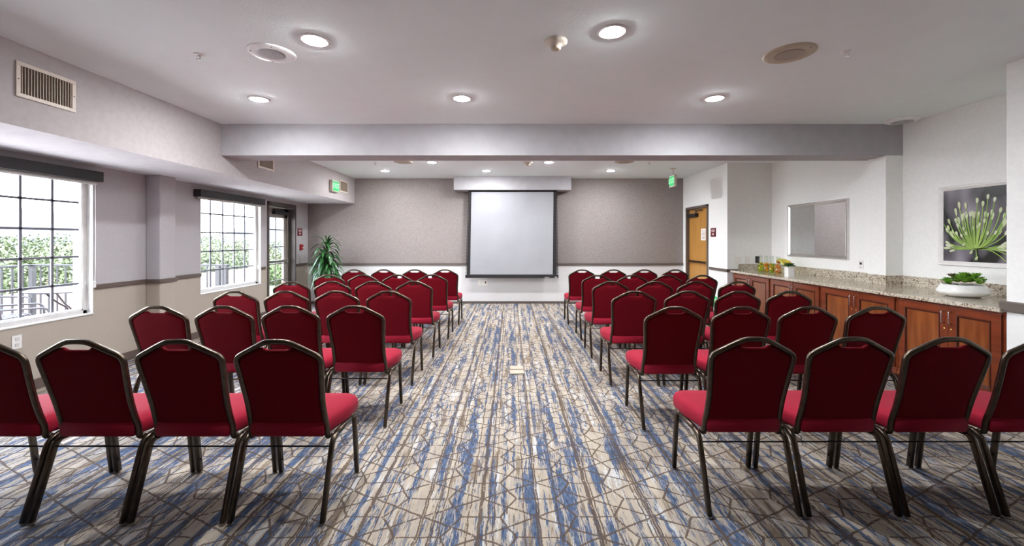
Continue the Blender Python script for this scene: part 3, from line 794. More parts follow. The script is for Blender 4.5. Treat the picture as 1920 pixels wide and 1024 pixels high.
XF = 4.0     # cabinet door plane
units = [(YC+.005, 4.27), (4.27, 5.32), (5.32, 6.36), (6.36, YT-.03)]
place = ['nearest the viewer below the succulent bowl', 'second from the viewer below the pier', 'third from the viewer below the mirror', 'farthest, below the fruit water']
for (y0, y1), pl in zip(units, place):
    c = empty('base_cabinet', (XF, (y0+y1)/2, 0), 'cherry wood two-door base cabinet, ' + pl, 'cabinet', group='base cabinets under the granite worktop')
    cy = (y0+y1)/2; hw = (y1-y0)/2-.002
    bm = BM(); box(bm, .024, .66 if y0 < 5 else .55, -hw, hw, .10, CZ-.037)
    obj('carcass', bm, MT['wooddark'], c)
    bm = BM(); box(bm, .0, .024, -hw, -hw+.03, .10, CZ-.037); box(bm, .0, .024, hw-.03, hw, .10, CZ-.037); box(bm, 0, .024, -hw+.03, hw-.03, CZ-.075, CZ-.037); box(bm, 0, .024, -hw+.03, hw-.03, .10, .125)
    obj('face_frame', bm, MT['wood'], c, bevel=.002)
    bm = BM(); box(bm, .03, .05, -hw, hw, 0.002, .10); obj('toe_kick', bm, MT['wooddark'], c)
    bm = BM(); box(bm, -.012, 0, -hw, hw, .095, .125); box(bm, -.02, 0, -hw, hw, .06, .095)
    obj('base_moulding', bm, MT['wood'], c, bevel=.004)
    mid = 3.765-cy if y0 < 4 else 0.
    for da, db, sg in ((-hw+.022, mid-.002, 1), (mid+.002, hw-.022, -1)):
        z0, z1 = .135, CZ-.055
        dr = BM(); st = .07
        ry, rz_ = (da+db)/2, (z0+z1)/2
        box(dr, -.02, 0, da, da+st, z0, z1); box(dr, -.02, 0, db-st, db, z0, z1); box(dr, -.02, 0, da+st, db-st, z1-st, z1); box(dr, -.02, 0, da+st, db-st, z0, z0+st)
        door = obj('cabinet_door', dr, MT['wood'], c, bevel=.003)
        pb = BM()
        # raised moulding ring then recessed panel
        def ring(bm, i0, x0, i1, x1):
            a = [bm.verts.new((x0, y, z)) for y, z in ((da+i0, z0+i0), (db-i0, z0+i0), (db-i0, z1-i0), (da+i0, z1-i0))]
            b2 = [bm.verts.new((x1, y, z)) for y, z in ((da+i1, z0+i1), (db-i1, z0+i1), (db-i1, z1-i1), (da+i1, z1-i1))]
            for k in range(4): bm.faces.new((a[k], a[(k+1) % 4], b2[(k+1) % 4], b2[k]))
        ring(pb, st-.004, -.020, st+.002, -.026); ring(pb, st+.002, -.026, st+.008, -.024); ring(pb, st+.008, -.024, st+.013, -.011); ring(pb, st+.013, -.011, st+.018, -.008)
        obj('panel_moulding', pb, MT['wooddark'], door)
        pb = BM(); box(pb, -.010, -.002, da+st+.01, db-st-.01, z0+st+.01, z1-st-.01); obj('door_panel', pb, MT['woodpanel'], door)
        hy = mid - sg*.032
        hb = BM(); tube(hb, fillet([(-.02, hy, z1-.045), (-.048, hy, z1-.045), (-.048, hy, z1-.155), (-.02, hy, z1-.155)], .008), .0055, n=8)
        obj('handle', hb, MT['chrome'], door, smooth=True)
        hb = BM(); lathe(hb, [(.009, 0), (.009, -.004), (.0, -.005)], 14, (-.02, mid-sg*.03, z1-.205), 'x'); obj('lock', hb, MT['brass'], door, smooth=True)

# succulent bowl
b = empty('succulent_bowl', (4.395, 4.02, CZ), 'wide white ceramic bowl of succulents on the near end of the counter', 'planter')
bm = BM(); lathe(bm, [(0, .001), (.11, .002), (.165, .022), (.188, .045), (.185, .06), (.160, .105), (.150, .118), (.142, .118), (.150, .095), (0, .09)], 56, cap=False); obj('bowl', bm, MT['ceramic'], b, smooth=True)
bm = BM(); lathe(bm, [(0, .105), (.08, .106), (.148, .098)], 32, cap=False); obj('soil', bm, MT['soil'], b)
random.seed(3)
def rosette(bm, c, r, n, tilt=.5, wid=.32, layers=3):
    for l in range(layers):
        rr = r*(1-.27*l); el = tilt+.38*l
        for k in range(n):
            a = 2*PI*(k+.5*l)/n+random.uniform(-.1, .1); e = el+random.uniform(-.12, .12)
            d = Vector((math.cos(a)*math.cos(e), math.sin(a)*math.cos(e), math.sin(e))); sd = Vector((-math.sin(a), math.cos(a), 0)); up = d.cross(sd)*-1
            C = Vector(c); base = bm.verts.new(C+d*rr*.08)
            m1 = [bm.verts.new(C+d*rr*.6+sd*rr*wid*s_) for s_ in (-.5, .5)]; mm = bm.verts.new(C+d*rr*.6-up*rr*.10); mt_ = bm.verts.new(C+d*rr*.58+up*rr*.04)
            tip = bm.verts.new(C+d*rr+Vector((0, 0, rr*.08)))
            for tri in ((base, m1[0], mt_), (base, mt_, m1[1]), (m1[0], tip, mt_), (mt_, tip, m1[1]), (base, mm, m1[0]), (base, m1[1], mm), (m1[0], mm, tip), (mm, m1[1], tip)): bm.faces.new(tri)
bm = BM()
for k in range(80):
    a = random.uniform(0, 2*PI); r = .100*math.sqrt(random.random())
    x, y = .02+r*math.cos(a), -.035+r*math.sin(a)*.95
    rosette(bm, (x, y, .125+random.uniform(0, .10)*(1-(r/.14)**2)), random.uniform(.036, .050), 8, .75)
obj('green_succulents', bm, MT['leafy'], b)
bm = BM()
for x, y, z, r in ((-.07, .06, .15, .055), (-.03, .095, .155, .055), (-.10, .03, .14, .045), (-.05, .12, .14, .05)): rosette(bm, (x, y, z), r, 8, .3)
for k in range(8): rosette(bm, (-.11+.008*k, .03+.008*k, .12+.003*k), .035, 7, .4)
obj('yellow_succulents', bm, MT['leafy'], b)
bm = BM()
for x, y, z, r in ((-.02, .07, .19, .055), (-.04, .05, .18, .05), (-.01, .045, .18, .045)): rosette(bm, (x, y, z), r, 8, .45)
obj('dark_succulents', bm, MT['leafd'], b)
bm = BM()
for x, y in ((-.085, .055), (-.10, -.02), (-.055, .09)):
    lathe(bm, [(0, .095), (.024, .102), (.028, .116), (.018, .13), (0, .134)], 10, (x, y, 0))
obj('stones', bm, mat('grey_stone', (.16, .15, .15), .8), b, smooth=True)

# cube planter
b = empty('cube_planter', (4.13, 6.13, CZ), 'small white square planter with a green plant beside the fruit', 'planter')
bm = BM(); t = .045
box(bm, -t, t, -t, t, 0, .008); box(bm, -t, -t+.006, -t, t, .008, .14); box(bm, t-.006, t, -t, t, .008, .14); box(bm, -t+.006, t-.006, -t, -t+.006, .008, .14); box(bm, -t+.006, t-.006, t-.006, t, .008, .14)
obj('square_pot', bm, MT['ceramic'], b, bevel=.002)
bm = BM(); box(bm, -.038, .038, -.038, .038, .11, .128); obj('soil', bm, MT['soil'], b)
bm = BM()
for k in range(16): rosette(bm, (random.uniform(-.05, .05), random.uniform(-.05, .05), .15+random.uniform(0, .035)), .04, 8, .35)
obj('plant', bm, mat('planter_leaf', (.04, .17, .03), .4, col2=(.015, .07, .012), scale=30), b)

# fruit water carafes
def carafe(y, x, mats, label, k):
    tint = {1: (.86, .90, .42), 2: (.98, .86, .42), 3: (.88, .90, .50), 4: (.97, .82, .60)}[k]
    s = empty('water_carafe', (x, y, CZ), label, 'carafe', group='fruit water carafes')
    bm = BM(); lathe(bm, [(0, .002), (.050, .002), (.056, .02), (.052, .10), (.034, .17), (.026, .21), (.030, .262), (.033, .272)], 28, cap=False)
    o = obj('glass_body', bm, MT['ctglass'], s, smooth=True)
    bm = BM(); lathe(bm, [(0, .006), (.047, .006), (.052, .022), (.048, .10), (.034, .155), (0, .155)], 24, cap=False); obj('water', bm, mat_glass('fruit_water_tint', tint=tint), s, smooth=True)
    random.seed(20+k)
    for i, mm in enumerate(mats):
        bm = BM()
        for j in range(5):
            z = .022+.13*random.random(); a = random.uniform(0, 6.28); rr = .018
            M_ = Matrix.Translation((rr*math.cos(a), rr*math.sin(a), z)) @ Matrix.Rotation(random.uniform(-1, 1)+PI/2*(j % 2), 4, 'X')
            bmesh.ops.create_cone(bm, cap_ends=True, segments=14, radius1=.026, radius2=.026, depth=.006, matrix=M_)
        obj('fruit_slices', bm, mm, s)
    bm = BM(); lathe(bm, [(.026, .262), (.028, .285), (.0, .287)], 20); obj('stopper', bm, MT['ctglass'], s, smooth=True)
carafe(7.02, 4.24, [MT['lime'], MT['lemon']], 'glass carafe of lime and lemon water, leftmost of the four on the counter', 1)
carafe(6.88, 4.25, [MT['orange'], MT['orange']], 'glass carafe of orange slice water, second from the left on the counter', 2)
carafe(6.73, 4.25, [MT['lime'], MT['lemon'], MT['orange']], 'glass carafe of mixed yellow green fruit water, third from the left', 3)
carafe(6.56, 4.24, [MT['straw'], MT['orange']], 'glass carafe of pinkish orange fruit water, nearest the square planter', 4)
# footed fruit stand
FX, FY = 4.42, 6.72
s = empty('fruit_stand', (FX, FY, CZ), 'footed glass fruit stand behind the carafes', 'fruit stand')
bm = BM(); lathe(bm, [(0, .001), (.06, .002), (.055, .010), (.014, .02), (.012, .10), (.03, .115), (.11, .135), (.125, .16), (.121, .16), (.10, .141), (0, .12)], 32, cap=False)
obj('stand_glass', bm, MT['ctglass'], s, smooth=True)
def fruit(name, x, y, z, r, m, label, cat='fruit', sc=(1, 1, 1)):
    bm = BM(); bmesh.ops.create_uvsphere(bm, u_segments=20, v_segments=14, radius=r)
    for v in bm.verts:
        q = math.hypot(v.co.x, v.co.y)/r
        v.co.z -= math.copysign(max(0, .35-q)*r*.45, v.co.z); v.co.x *= sc[0]; v.co.y *= sc[1]; v.co.z *= sc[2]
    root = empty(name, (x, y, z-r), label, cat)
    o = obj('fruit_body', bm, m, root, smooth=True); o.location = (0, 0, r)
    bm = BM(); tube(bm, [(0, 0, r*1.7), (.003, 0, r*2.15)], .0022, n=6); obj('stem', bm, MT['stem'], root)
fruit('apple', FX-.035, FY+.045, CZ+.195, .040, MT['apple'], 'red and yellow apple on top of the fruit stand', 'apple')
fruit('apple', FX+.045, FY+.03, CZ+.178, .038, MT['leafy'], 'green apple in the fruit stand beside the red apple', 'apple')
fruit('orange', FX+.055, FY-.06, CZ+.178, .036, MT['orange'], 'orange in the fruit stand under the bananas', 'orange')
for k in range(3):
    root = empty('banana', (FX-.045, FY-.06, CZ+.17), ['banana on the left of the bunch in the fruit stand', 'middle banana of the bunch in the fruit stand', 'banana on the right of the bunch in the fruit stand'][k], 'banana', group='bananas in the fruit stand')
    off = (k-1)*.050
    bm = BM()
    pts = [(off*.3-.01, .07, .065), (off*.8-.01, .03, .055), (off-.01, -.03, .045), (off-.01, -.085, .02), (off-.005, -.12, -.015)]
    pp = catmull(pts, 6)
    tube(bm, pp, lambda t: .006+.013*math.sin(PI*min(1, max(0, t*.9+.07)))**.6, n=10)
    obj('banana_body', bm, MT['banana'], root, smooth=True)

# ------------------------------------------------------------------ dracaena in the corner
PX, PY = -3.93, 8.82
p = empty('potted_dracaena', (PX, PY, 0), 'tall leafy dracaena plant in the far left corner by the glass door', 'plant')
bm = BM(); lathe(bm, [(0, .002), (.13, .002), (.17, .28), (.18, .30), (.165, .30), (.155, .27), (0, .27)], 36, cap=False); obj('pot', bm, MT['pot'], p, smooth=True)
bm = BM(); lathe(bm, [(0, .275), (.156, .272)], 24, cap=False); obj('soil', bm, MT['soil'], p)
random.seed(5)
canes = [(0, 0, 1.32), (.06, -.05, .95), (-.07, .04, 1.1)]
for x, y, h in canes:
    bm = BM(); tube(bm, [(x, y, .27), (x*1.1, y*1.1, h*.6), (x*1.3, y*1.2, h)], .014, n=10); obj('cane', bm, MT['stem'], p, smooth=True)
def leafstrip(bm, c, a, el, ln, wd, droop):
    n = 9; C = Vector(c); prev = None
    d = Vector((math.cos(a)*math.cos(el), math.sin(a)*math.cos(el), math.sin(el))); pos = C.copy()
    sd = Vector((-math.sin(a), math.cos(a), 0))
    for i in range(n+1):
        t = i/n; ww = wd*max(.03, math.sin(PI*min(1, (t*.93+.07)))**.7)*(1-.25*t)
        nrm = d.cross(sd).normalized()
        row = [bm.verts.new(pos-sd*ww+nrm*-ww*.25), bm.verts.new(pos), bm.verts.new(pos+sd*ww+nrm*-ww*.25)]
        if prev:
            bm.faces.new((prev[0], prev[1], row[1], row[0])); bm.faces.new((prev[1], prev[2], row[2], row[1]))
        prev = row
        pos = pos+d*(ln/n); d = (d+Vector((0, 0, -droop/n*(1+t)))).normalized()
        lim = Vector((PX, PY, 0))+pos
        if lim.y > YB-.05: pos.y = YB-.05-PY
        if lim.x < XL+.05: pos.x = XL+.05-PX
bm = BM()
for x, y, h in canes:
    nn = 74 if h > 1.2 else 46
    for k in range(nn):
        t = k/nn; z = h-(1-t)*(.62 if h > 1.2 else .42)
        a = k*2.4+random.uniform(-.3, .3)
        el = .25+1.0*t**3+random.uniform(-.15, .15)
        leafstrip(bm, (x*1.25, y*1.2, z), a, el, random.uniform(.40, .58)*(1-.2*t), random.uniform(.028, .042), 2.6-.9*t**3)
for k in range(4): leafstrip(bm, (0, 0, 1.33), k*1.7+.4, 1.15, .40, .018, 1.4)
obj('foliage', bm, MT['leaf'], p, smooth=True)

# ------------------------------------------------------------------ floor box
f = empty('floor_box', (.06, 4.58, 0), 'small carpeted floor outlet cover in the middle of the aisle', 'floor outlet')
f.rotation_euler = (0, 0, .06)
bm = BM(); box(bm, -.085, .085, -.15, .14, 0, .006); obj('cover_rim', bm, mat('box_rim', (.16, .13, .11), .6), f, bevel=.003)
mb = mat('box_cover_beige', (.50, .42, .33), .8, scale=90)
bm = BM(); box(bm, -.075, .075, -.14, -.02, .006, .012); obj('cover_flap', bm, mb, f, bevel=.003)
bm = BM(); box(bm, -.065, .08, .01, .13, .006, .012); obj('cover_flap', bm, mb, f, bevel=.003)

# ------------------------------------------------------------------ banquet chairs
def Wd(z):   # half width of the back frame centre line
    pts = [(.385, .205), (.50, .199), (.58, .198), (.68, .205), (.78, .213), (.84, .214)]
    if z <= pts[0][0]: return pts[0][1]
    for (a, wa), (b, wb) in zip(pts, pts[1:]):
        if z <= b: return wa+(wb-wa)*(z-a)/(b-a)
    return pts[-1][1]
def Yd(z):
    pts = [(.385, .130), (.45, .122), (.55, .095), (.65, .068), (.75, .042), (.85, .016), (.93, -.004)]
    if z <= pts[0][0]: return pts[0][1]
    for (a, wa), (b, wb) in zip(pts, pts[1:]):
        if z <= b: return wa+(wb-wa)*(z-a)/(b-a)
    return pts[-1][1]
def Tz(x):   # top of back frame centre line
    x = abs(x); pts = [(0, .930), (.045, .929), (.072, .921), (.105, .905), (.15, .881), (.19, .858), (.205, .844), (.214, .82)]
    for (a, wa), (b, wb) in zip(pts, pts[1:]):
        if x <= b: return wa+(wb-wa)*(x-a)/(b-a)
    return pts[-1][1]

def make_chair():
    c = empty('banquet_chair', (0, 0, 0), 'x', 'chair')
    # seat cushion
    out = []
    def hw(y): return .192+(.245-.192)*min(1, max(0, (y-.115)/.22))**.8
    ys = [.100+.325*i/8 for i in range(9)]
    right = [(hw(y), y) for y in ys]
    R = .075
    cx_, cy_ = .245-R, .440
    for k in range(1, 9):
        a = k/8*PI/2; right.append((cx_+R*math.cos(a), cy_+R*math.sin(a)))
    right += [(.09, .519), (.04, .521)]
    outline = right + [(-x, y) for x, y in reversed(right)]
    outline = [(.10, .112)][:0] + outline
    cxx, cyy = 0, .31
    bm = BM(); rings = []
    for ins, z in ((.018, .394), (.004, .400), (0, .415), (-.003, .440), (.000, .462), (.010, .476), (.03, .486), (.07, .493), (.13, .496)):
        ring = []
        for x, y in outline:
            L_ = math.hypot(x-cxx, y-cyy); k = (L_-ins)/L_
            ring.append(bm.verts.new((cxx+(x-cxx)*k, cyy+(y-cyy)*k, z)))
        rings.append(ring)
    for a, b in zip(rings, rings[1:]):
        for k in range(len(a)): bm.faces.new((a[k], a[(k+1) % len(a)], b[(k+1) % len(a)], b[k]))
    bm.faces.new(rings[0]); bm.faces.new(rings[-1])
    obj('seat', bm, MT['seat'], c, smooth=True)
    # backrest
    bm = BM(); NU, NV = 22, 22; z0 = .442
    def grid(front):
        g = []
        for j in range(NV+1):
            row = []
            for i in range(NU+1):
                u = -1+2*i/NU; v = j/NV
                zl = z0+v*(.86-z0)
                wx = Wd(zl)-.008
                x = u*wx
                top = Tz(x)-.014
                if abs(x) < .085: top -= .030*(1-math.exp(-((.085-abs(x))/.022)**2))
                zz = z0+v*(top-z0)
                wx = Wd(min(zz, .84))-.008; x = u*wx
                edge = (1-abs(u)**5)*(1-abs(2*v-1)**9)
                if front: y = Yd(zz)+.008+.030*edge**.5
                else: y = Yd(zz)-.004-.010*edge**.6
                row.append(bm.verts.new((x, y, zz)))
            g.append(row)
        return g
    A, B = grid(True), grid(False)
    for g in (A, B):
        for j in range(NV):
            for i in range(NU): bm.faces.new((g[j][i], g[j][i+1], g[j+1][i+1], g[j+1][i]))
    bnd = lambda g: [g[0][i] for i in range(NU)]+[g[j][NU] for j in range(NV)]+[g[NV][i] for i in range(NU, 0, -1)]+[g[j][0] for j in range(NV, 0, -1)]
    a, b = bnd(A), bnd(B)
    for k in range(len(a)): bm.faces.new((a[k], a[(k+1) % len(a)], b[(k+1) % len(a)], b[k]))
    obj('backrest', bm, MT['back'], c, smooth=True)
    # back frame tube
    bm = BM()
    half = [(.207, .152, .386), (.205, .128, .392), (.202, Yd(.45), .45), (.199, Yd(.52), .52), (.199, Yd(.60), .60), (.206, Yd(.70), .70), (.213, Yd(.78), .78),
            (.2155, Yd(.815), .815), (.211, Yd(.838), .838), (.195, Yd(.856), .856), (.150, Yd(.881), .881), (.105, Yd(.905), .905), (.072, Yd(.921), .921), (.045, Yd(.929), .929)]
    full = half + [(0, Yd(.93), .931)] + [(-x, y, z) for x, y, z in reversed(half)]
    tube(bm, catmull(full, 4), .0130, .0135, n=10, up=(0, 1, 0), power=2.6)
    obj('back_frame', bm, MT['bronze'], c, smooth=True)
    # legs
    for s in (-1, 1):
        x = .2345*s
        bm = BM(); pts = fillet([(x, 0, .010), (x, .118, .370), (x, .175, .387)], .05, 6)
        tube(bm, pts, .0130, .0155, n=10, power=4); lg = obj('rear_leg', bm, MT['bronze'], c, smooth=True)
        bm = BM(); lathe(bm, [(0, 0), (.013, .0), (.014, .012), (.0, .014)], 14, (x, .002, 0)); obj('floor_glide', bm, MT['glide'], lg, smooth=True)
        bm = BM(); pts = fillet([(x, .470, .010), (x, .425, .392), (x, .36, .388)], .04, 6)
        tube(bm, pts, .0130, .0155, n=10, power=4); lg = obj('front_leg', bm, MT['bronze'], c, smooth=True)
        bm = BM(); lathe(bm, [(0, 0), (.013, .0), (.014, .012), (.0, .014)], 14, (x, .469, 0)); obj('floor_glide', bm, MT['glide'], lg, smooth=True)
        bm = BM()
        tube(bm, [(x-s*.0105, .458, .09), (x-s*.017, .458, .09)], .007, n=8, up=(0, 1, 0))
        obj('stacking_bumper', bm, MT['rod'], lg, smooth=True)
        bm = BM(); tube(bm, [(x, .172, .3868), (x, .365, .388)], .0125, .013, n=10, power=4); obj('side_rail', bm, MT['bronze'], c, smooth=True)
        bm = BM(); tube(bm, [(x-s*.006, .160, .384), (.205*s, .148, .386)], .009, n=8, up=(0, 0, 1)); obj('frame_bracket', bm, MT['bronze'], c, smooth=True)
    bm = BM(); tube(bm, [(-.236, .108, .345), (.236, .108, .345)], .0042, n=8, up=(0, 0, 1)); obj('stretcher_rod', bm, MT['rod'], c, smooth=True)
    return c

def ex(px, Z): return (px-958)*Z/775
rowY = [2.115, 3.16, 4.09, 5.05, 5.965, 7.00]
# chair centres, from the top of each back in the photograph
LX = [[-1.192, -1.698, -2.204, -2.710], None, None, None, None, None]
def tops(pxs, Z): return [ex(p, Z) for p in pxs]
left = {0: (2.10, [-1.192, -1.698, -2.206, -2.712]),
        1: (3.17, tops([664, 542, 418.5, 294.5], 3.17)),
        2: (4.09, tops([727.5, 630, 535, 440], 4.09)),
        3: (5.05, tops([776, 699, 622, 546.5], 5.05)),
        4: (6.00, tops([810, 745, 680, 618.5], 6.00)),
        5: (7.02, tops([834, 777.5, 719.5, 665], 7.02))}
right = {0: (2.15, [1.268, 1.782, 2.292, 2.812]),
         1: (3.135, tops([1264.5, 1391, 1518, 1646], 3.135)),
         2: (4.08, tops([1190, 1290.5, 1385.5, 1482], 4.08)),
         3: (5.03, tops([1145.5, 1228, 1303.5, 1383], 5.03)),
         4: (5.92, tops([1120.5, 1184, 1250.5, 1315.5], 5.92)),
         5: (6.99, tops([1091.5, 1150.5, 1208.5, 1266.5], 6.99))}
rown = ['nearest row', 'second row', 'third row', 'fourth row', 'fifth row', 'farthest row']
posl = ['at the aisle end', 'second seat from the aisle', 'third seat from the aisle', 'at the window end']
posr = ['at the aisle end', 'second seat from the aisle', 'third seat from the aisle', 'at the counter end']
proto = make_chair(); first = True
random.seed(2)
for side, table, pos in (('left', left, posl), ('right', right, posr)):
    for r in range(6):
        y, xs = table[r]; xs = list(xs)
        for k in range(1, 4):
            d_ = xs[k]-xs[k-1]
            if abs(d_) < .500: xs[k] = xs[k-1]+math.copysign(.500, d_)
        for k, x in enumerate(xs):
            if first: c = proto; first = False
            else: c = copy_tree(proto)
            c.location = (x, y+random.uniform(-.008, .008) if r else y, 0)
            c['label'] = 'crimson padded banquet chair %s, %s of the %s block' % (pos[k], rown[r], side)
            c['group'] = 'crimson banquet chairs of the %s block' % side

# ------------------------------------------------------------------ outside
bm = BM(); box(bm, -8.9, XLO, -3, 7.75, -.2, -.06); struct('terrace', bm, MT['terrace'], 'pale concrete terrace floor outside the left windows', 'terrace')
bm = BM(); box(bm, -9.25, -8.9, -3, 8.1, -.25, -.02); box(bm, -9.25, XLO, 7.75, 8.1, -.25, -.02); struct('terrace_curb', bm, MT['curbred'], 'red painted curb at the terrace edge under the railing', 'curb')
bm = BM(); box(bm, -13.8, -9.25, -6, 34, -.3, -.05); box(bm, -9.25, XLO-.0, 8.1, 10.2, -.3, -.05); struct('paving', bm, MT['court'], 'salmon coloured paving beyond the terrace railing', 'paving')
bm = BM(); box(bm, -9.25, XLO, 10.2, 15, -.3, -.05); struct('lawn', bm, MT['grass'], 'strip of green lawn seen through the glass door', 'lawn')
bm = BM(); box(bm, -120, 40, -80, 120, -6.2, -6.0); struct('ground', bm, MT['far'], 'distant green ground below the terrace', 'ground')
# railing
r = empty('terrace_railing', (-8.8, 7.6, -.06), 'dark iron balustrade around the terrace outside the left windows', 'railing')
bm = BM(); box(bm, -.03, .03, -9.5, .03, 1.02, 1.05); box(bm, .03, 3.6, -.03, .03, 1.02, 1.05); obj('top_rail', bm, MT['iron'], r)
bm = BM(); box(bm, -.02, .02, -9.5, .0, .10, .13); box(bm, .0, 3.6, -.02, .02, .10, .13); obj('bottom_rail', bm, MT['iron'], r)
for (x, y) in ((0, 0), (0, -2.4), (0, -4.8), (1.8, 0), (3.55, 0), (3.42, 0)):
    bm = BM(); box(bm, x-.035, x+.035, y-.035, y+.035, .001, 1.02); obj('post', bm, MT['iron'], r)
for k in range(1, 42):
    if k % 16 == 0: continue
    bm = BM(); box(bm, -.011, .011, -k*.153-.011, -k*.153+.011, .13, 1.02); obj('baluster', bm, MT['iron'], r)
for k in range(1, 22):
    bm = BM(); box(bm, k*.153-.009, k*.153+.009, -.009, .009, .13, 1.02); obj('baluster', bm, MT['iron'], r)

# patio strap chairs
def strap_chair(x, y, rz, label):
    c = empty('patio_chair', (x, y, -.06), label, 'patio chair', rz=rz, group='grey patio chairs on the terrace')
    bm = BM()
    for s in (-1, 1):
        tube(bm, fillet([(s*.27, -.28, 0), (s*.27, -.20, .42), (s*.25, .25, .40), (s*.24, .42, 1.02)], .08), .014, n=8)
        tube(bm, fillet([(s*.27, .38, 0), (s*.27, .22, .40)], .02), .014, n=8)
        tube(bm, fillet([(s*.27, -.20, .42), (s*.29, -.18, .66), (s*.28, .30, .68)], .07), .013, n=8)
    tube(bm, [(-.24, .42, 1.02), (.24, .42, 1.02)], .014, n=8, up=(0, 0, 1))
    obj('frame', bm, MT['strap'], c, smooth=True)
    bm = BM()
    for k in range(6):
        z = .47+k*.095; yy = .265+(z-.40)*.25
        box(bm, -.25, .25, yy-.004, yy+.004, z-.026, z+.026)
    for k in range(5):
        xx = -.19+k*.095
        vs = [(xx-.024, .268, .44), (xx+.024, .268, .44), (xx+.024, .425, 1.02), (xx-.024, .425, 1.02)]
        a = [bm.verts.new(v) for v in vs]; b = [bm.verts.new((v[0], v[1]+.006, v[2])) for v in vs]
        bm.faces.new(a); bm.faces.new(b)
        for q in range(4): bm.faces.new((a[q], a[(q+1) % 4], b[(q+1) % 4], b[q]))
    obj('back_straps', bm, MT['strap'], c)
    bm = BM()
    for k in range(5): box(bm, -.25, .25, -.18+k*.09, -.12+k*.09, .408, .414)
    for k in range(5): box(bm, -.215+k*.095, -.165+k*.095, -.20, .25, .400, .406)
    obj('seat_straps', bm, MT['strap'], c)
strap_chair(-6.1, 5.18, 2.5, 'grey woven strap patio chair by the railing post outside the near window')
strap_chair(-7.2, 5.80, 1.9, 'grey woven strap patio chair cut by the left edge of the photo')
t = empty('patio_table', (-7.0, 6.65, -.06), 'iron patio table with scrolled legs outside the near window', 'table')
bm = BM(); lathe(bm, [(0, .70), (.55, .70), (.56, .715), (.55, .725), (0, .725)], 40, cap=False); obj('table_top', bm, MT['strap'], t)
for k in range(4):
    a = k*PI/2+.3; bm = BM()
    sp_ = [(.42*math.cos(a), .42*math.sin(a), .70), (.25*math.cos(a), .25*math.sin(a), .52), (.10*math.cos(a), .10*math.sin(a), .38), (.30*math.cos(a), .30*math.sin(a), .25), (.45*math.cos(a), .45*math.sin(a), .12), (.40*math.cos(a), .40*math.sin(a), .012)]
    tube(bm, catmull(sp_, 5), .012, n=8); obj('scroll_leg', bm, MT['iron'], t, smooth=True)

# trees
def tree(x, y, zb, zt, rad, m, label, seed, cards=11000, size=.085):
    random.seed(seed)
    t = empty('tree', (x, y, zb), label, 'tree', group='trees beyond the terrace')
    H = zt-zb
    bm = BM(); tube(bm, [(0, 0, 0), (.1, .05, H*.4), (0, 0, H*.75)], lambda u: .22*(1-.6*u), n=10); obj('trunk', bm, MT['bark'], t, smooth=True)
    bm = BM()
    blobs = []
    for k in range(14):
        a = random.uniform(0, 2*PI); rr = rad*.65*math.sqrt(random.random())
        blobs.append((rr*math.cos(a), rr*math.sin(a), H*random.uniform(.52, .84), rad*random.uniform(.32, .5)))
    for k in range(cards):
        bx, by, bz, br = random.choice(blobs)
        u = random.uniform(-1, 1); a = random.uniform(0, 2*PI); q = math.sqrt(1-u*u); rr = br*random.uniform(.75, 1.05)
        c = Vector((bx+rr*q*math.cos(a), by+rr*q*math.sin(a), bz+rr*u*.8))
        d1 = Vector((random.gauss(0, 1), random.gauss(0, 1), random.gauss(0, 1))).normalized(); d2 = d1.orthogonal().normalized()
        s1 = size*random.uniform(.6, 1.3)
        vs = [bm.verts.new(c+d1*s1), bm.verts.new(c+d2*s1*.45), bm.verts.new(c-d1*s1), bm.verts.new(c-d2*s1*.45)]
        bm.faces.new(vs)
    obj('foliage', bm, m, t)
tree(-17, 15.2, -6, 1.95, 2.9, MT['foliage'], 'green tree crown behind the railing, centre of the near window', 1)
tree(-25.8, 20.0, -6, 2.0, 2.3, MT['foliage2'], 'olive green tree at the left edge of the near window', 2)
tree(-20.5, 20.9, -6, 2.5, 2.4, MT['foliage2'], 'pale tree at the right side of the near window', 3)
tree(-30, 25.6, -6, 2.0, 3.4, MT['foliage'], 'distant tree between the crowns in the near window', 4)
tree(-24.5, 31.5, -6, 2.4, 3.4, MT['foliage'], 'green tree far off at the left of the far window', 5)
tree(-17, 24.2, -6, 1.8, 2.9, MT['foliage'], 'pale green tree in the middle of the far window', 6)
tree(-19, 30.5, -6, 2.1, 2.6, MT['foliage2'], 'olive tree at the right of the far window', 7)
tree(-18.5, 36, -6, 2.2, 2.6, MT['foliage'], 'distant tree seen through the glass door', 8)
# low shrub by the lawn
random.seed(9)
t = empty('shrub', (-7.7, 13.8, -.05), 'low green shrub on the lawn seen through the glass door', 'shrub')
bm = BM()
for k in range(1500):
    u = random.uniform(-1, 1); a = random.uniform(0, 2*PI); q = math.sqrt(1-u*u)
    c = Vector((.55*q*math.cos(a), .6*q*math.sin(a), .32+.30*u))
    d1 = Vector((random.gauss(0, 1), random.gauss(0, 1), random.gauss(0, 1))).normalized(); d2 = d1.orthogonal().normalized()
    bm.faces.new([bm.verts.new(c+d1*.07), bm.verts.new(c+d2*.03), bm.verts.new(c-d1*.07), bm.verts.new(c-d2*.03)])
obj('foliage', bm, MT['grass'], t)
bm = BM(); tube(bm, [(0, 0, 0), (0, 0, .35)], .03, n=8); obj('stem', bm, MT['bark'], t)
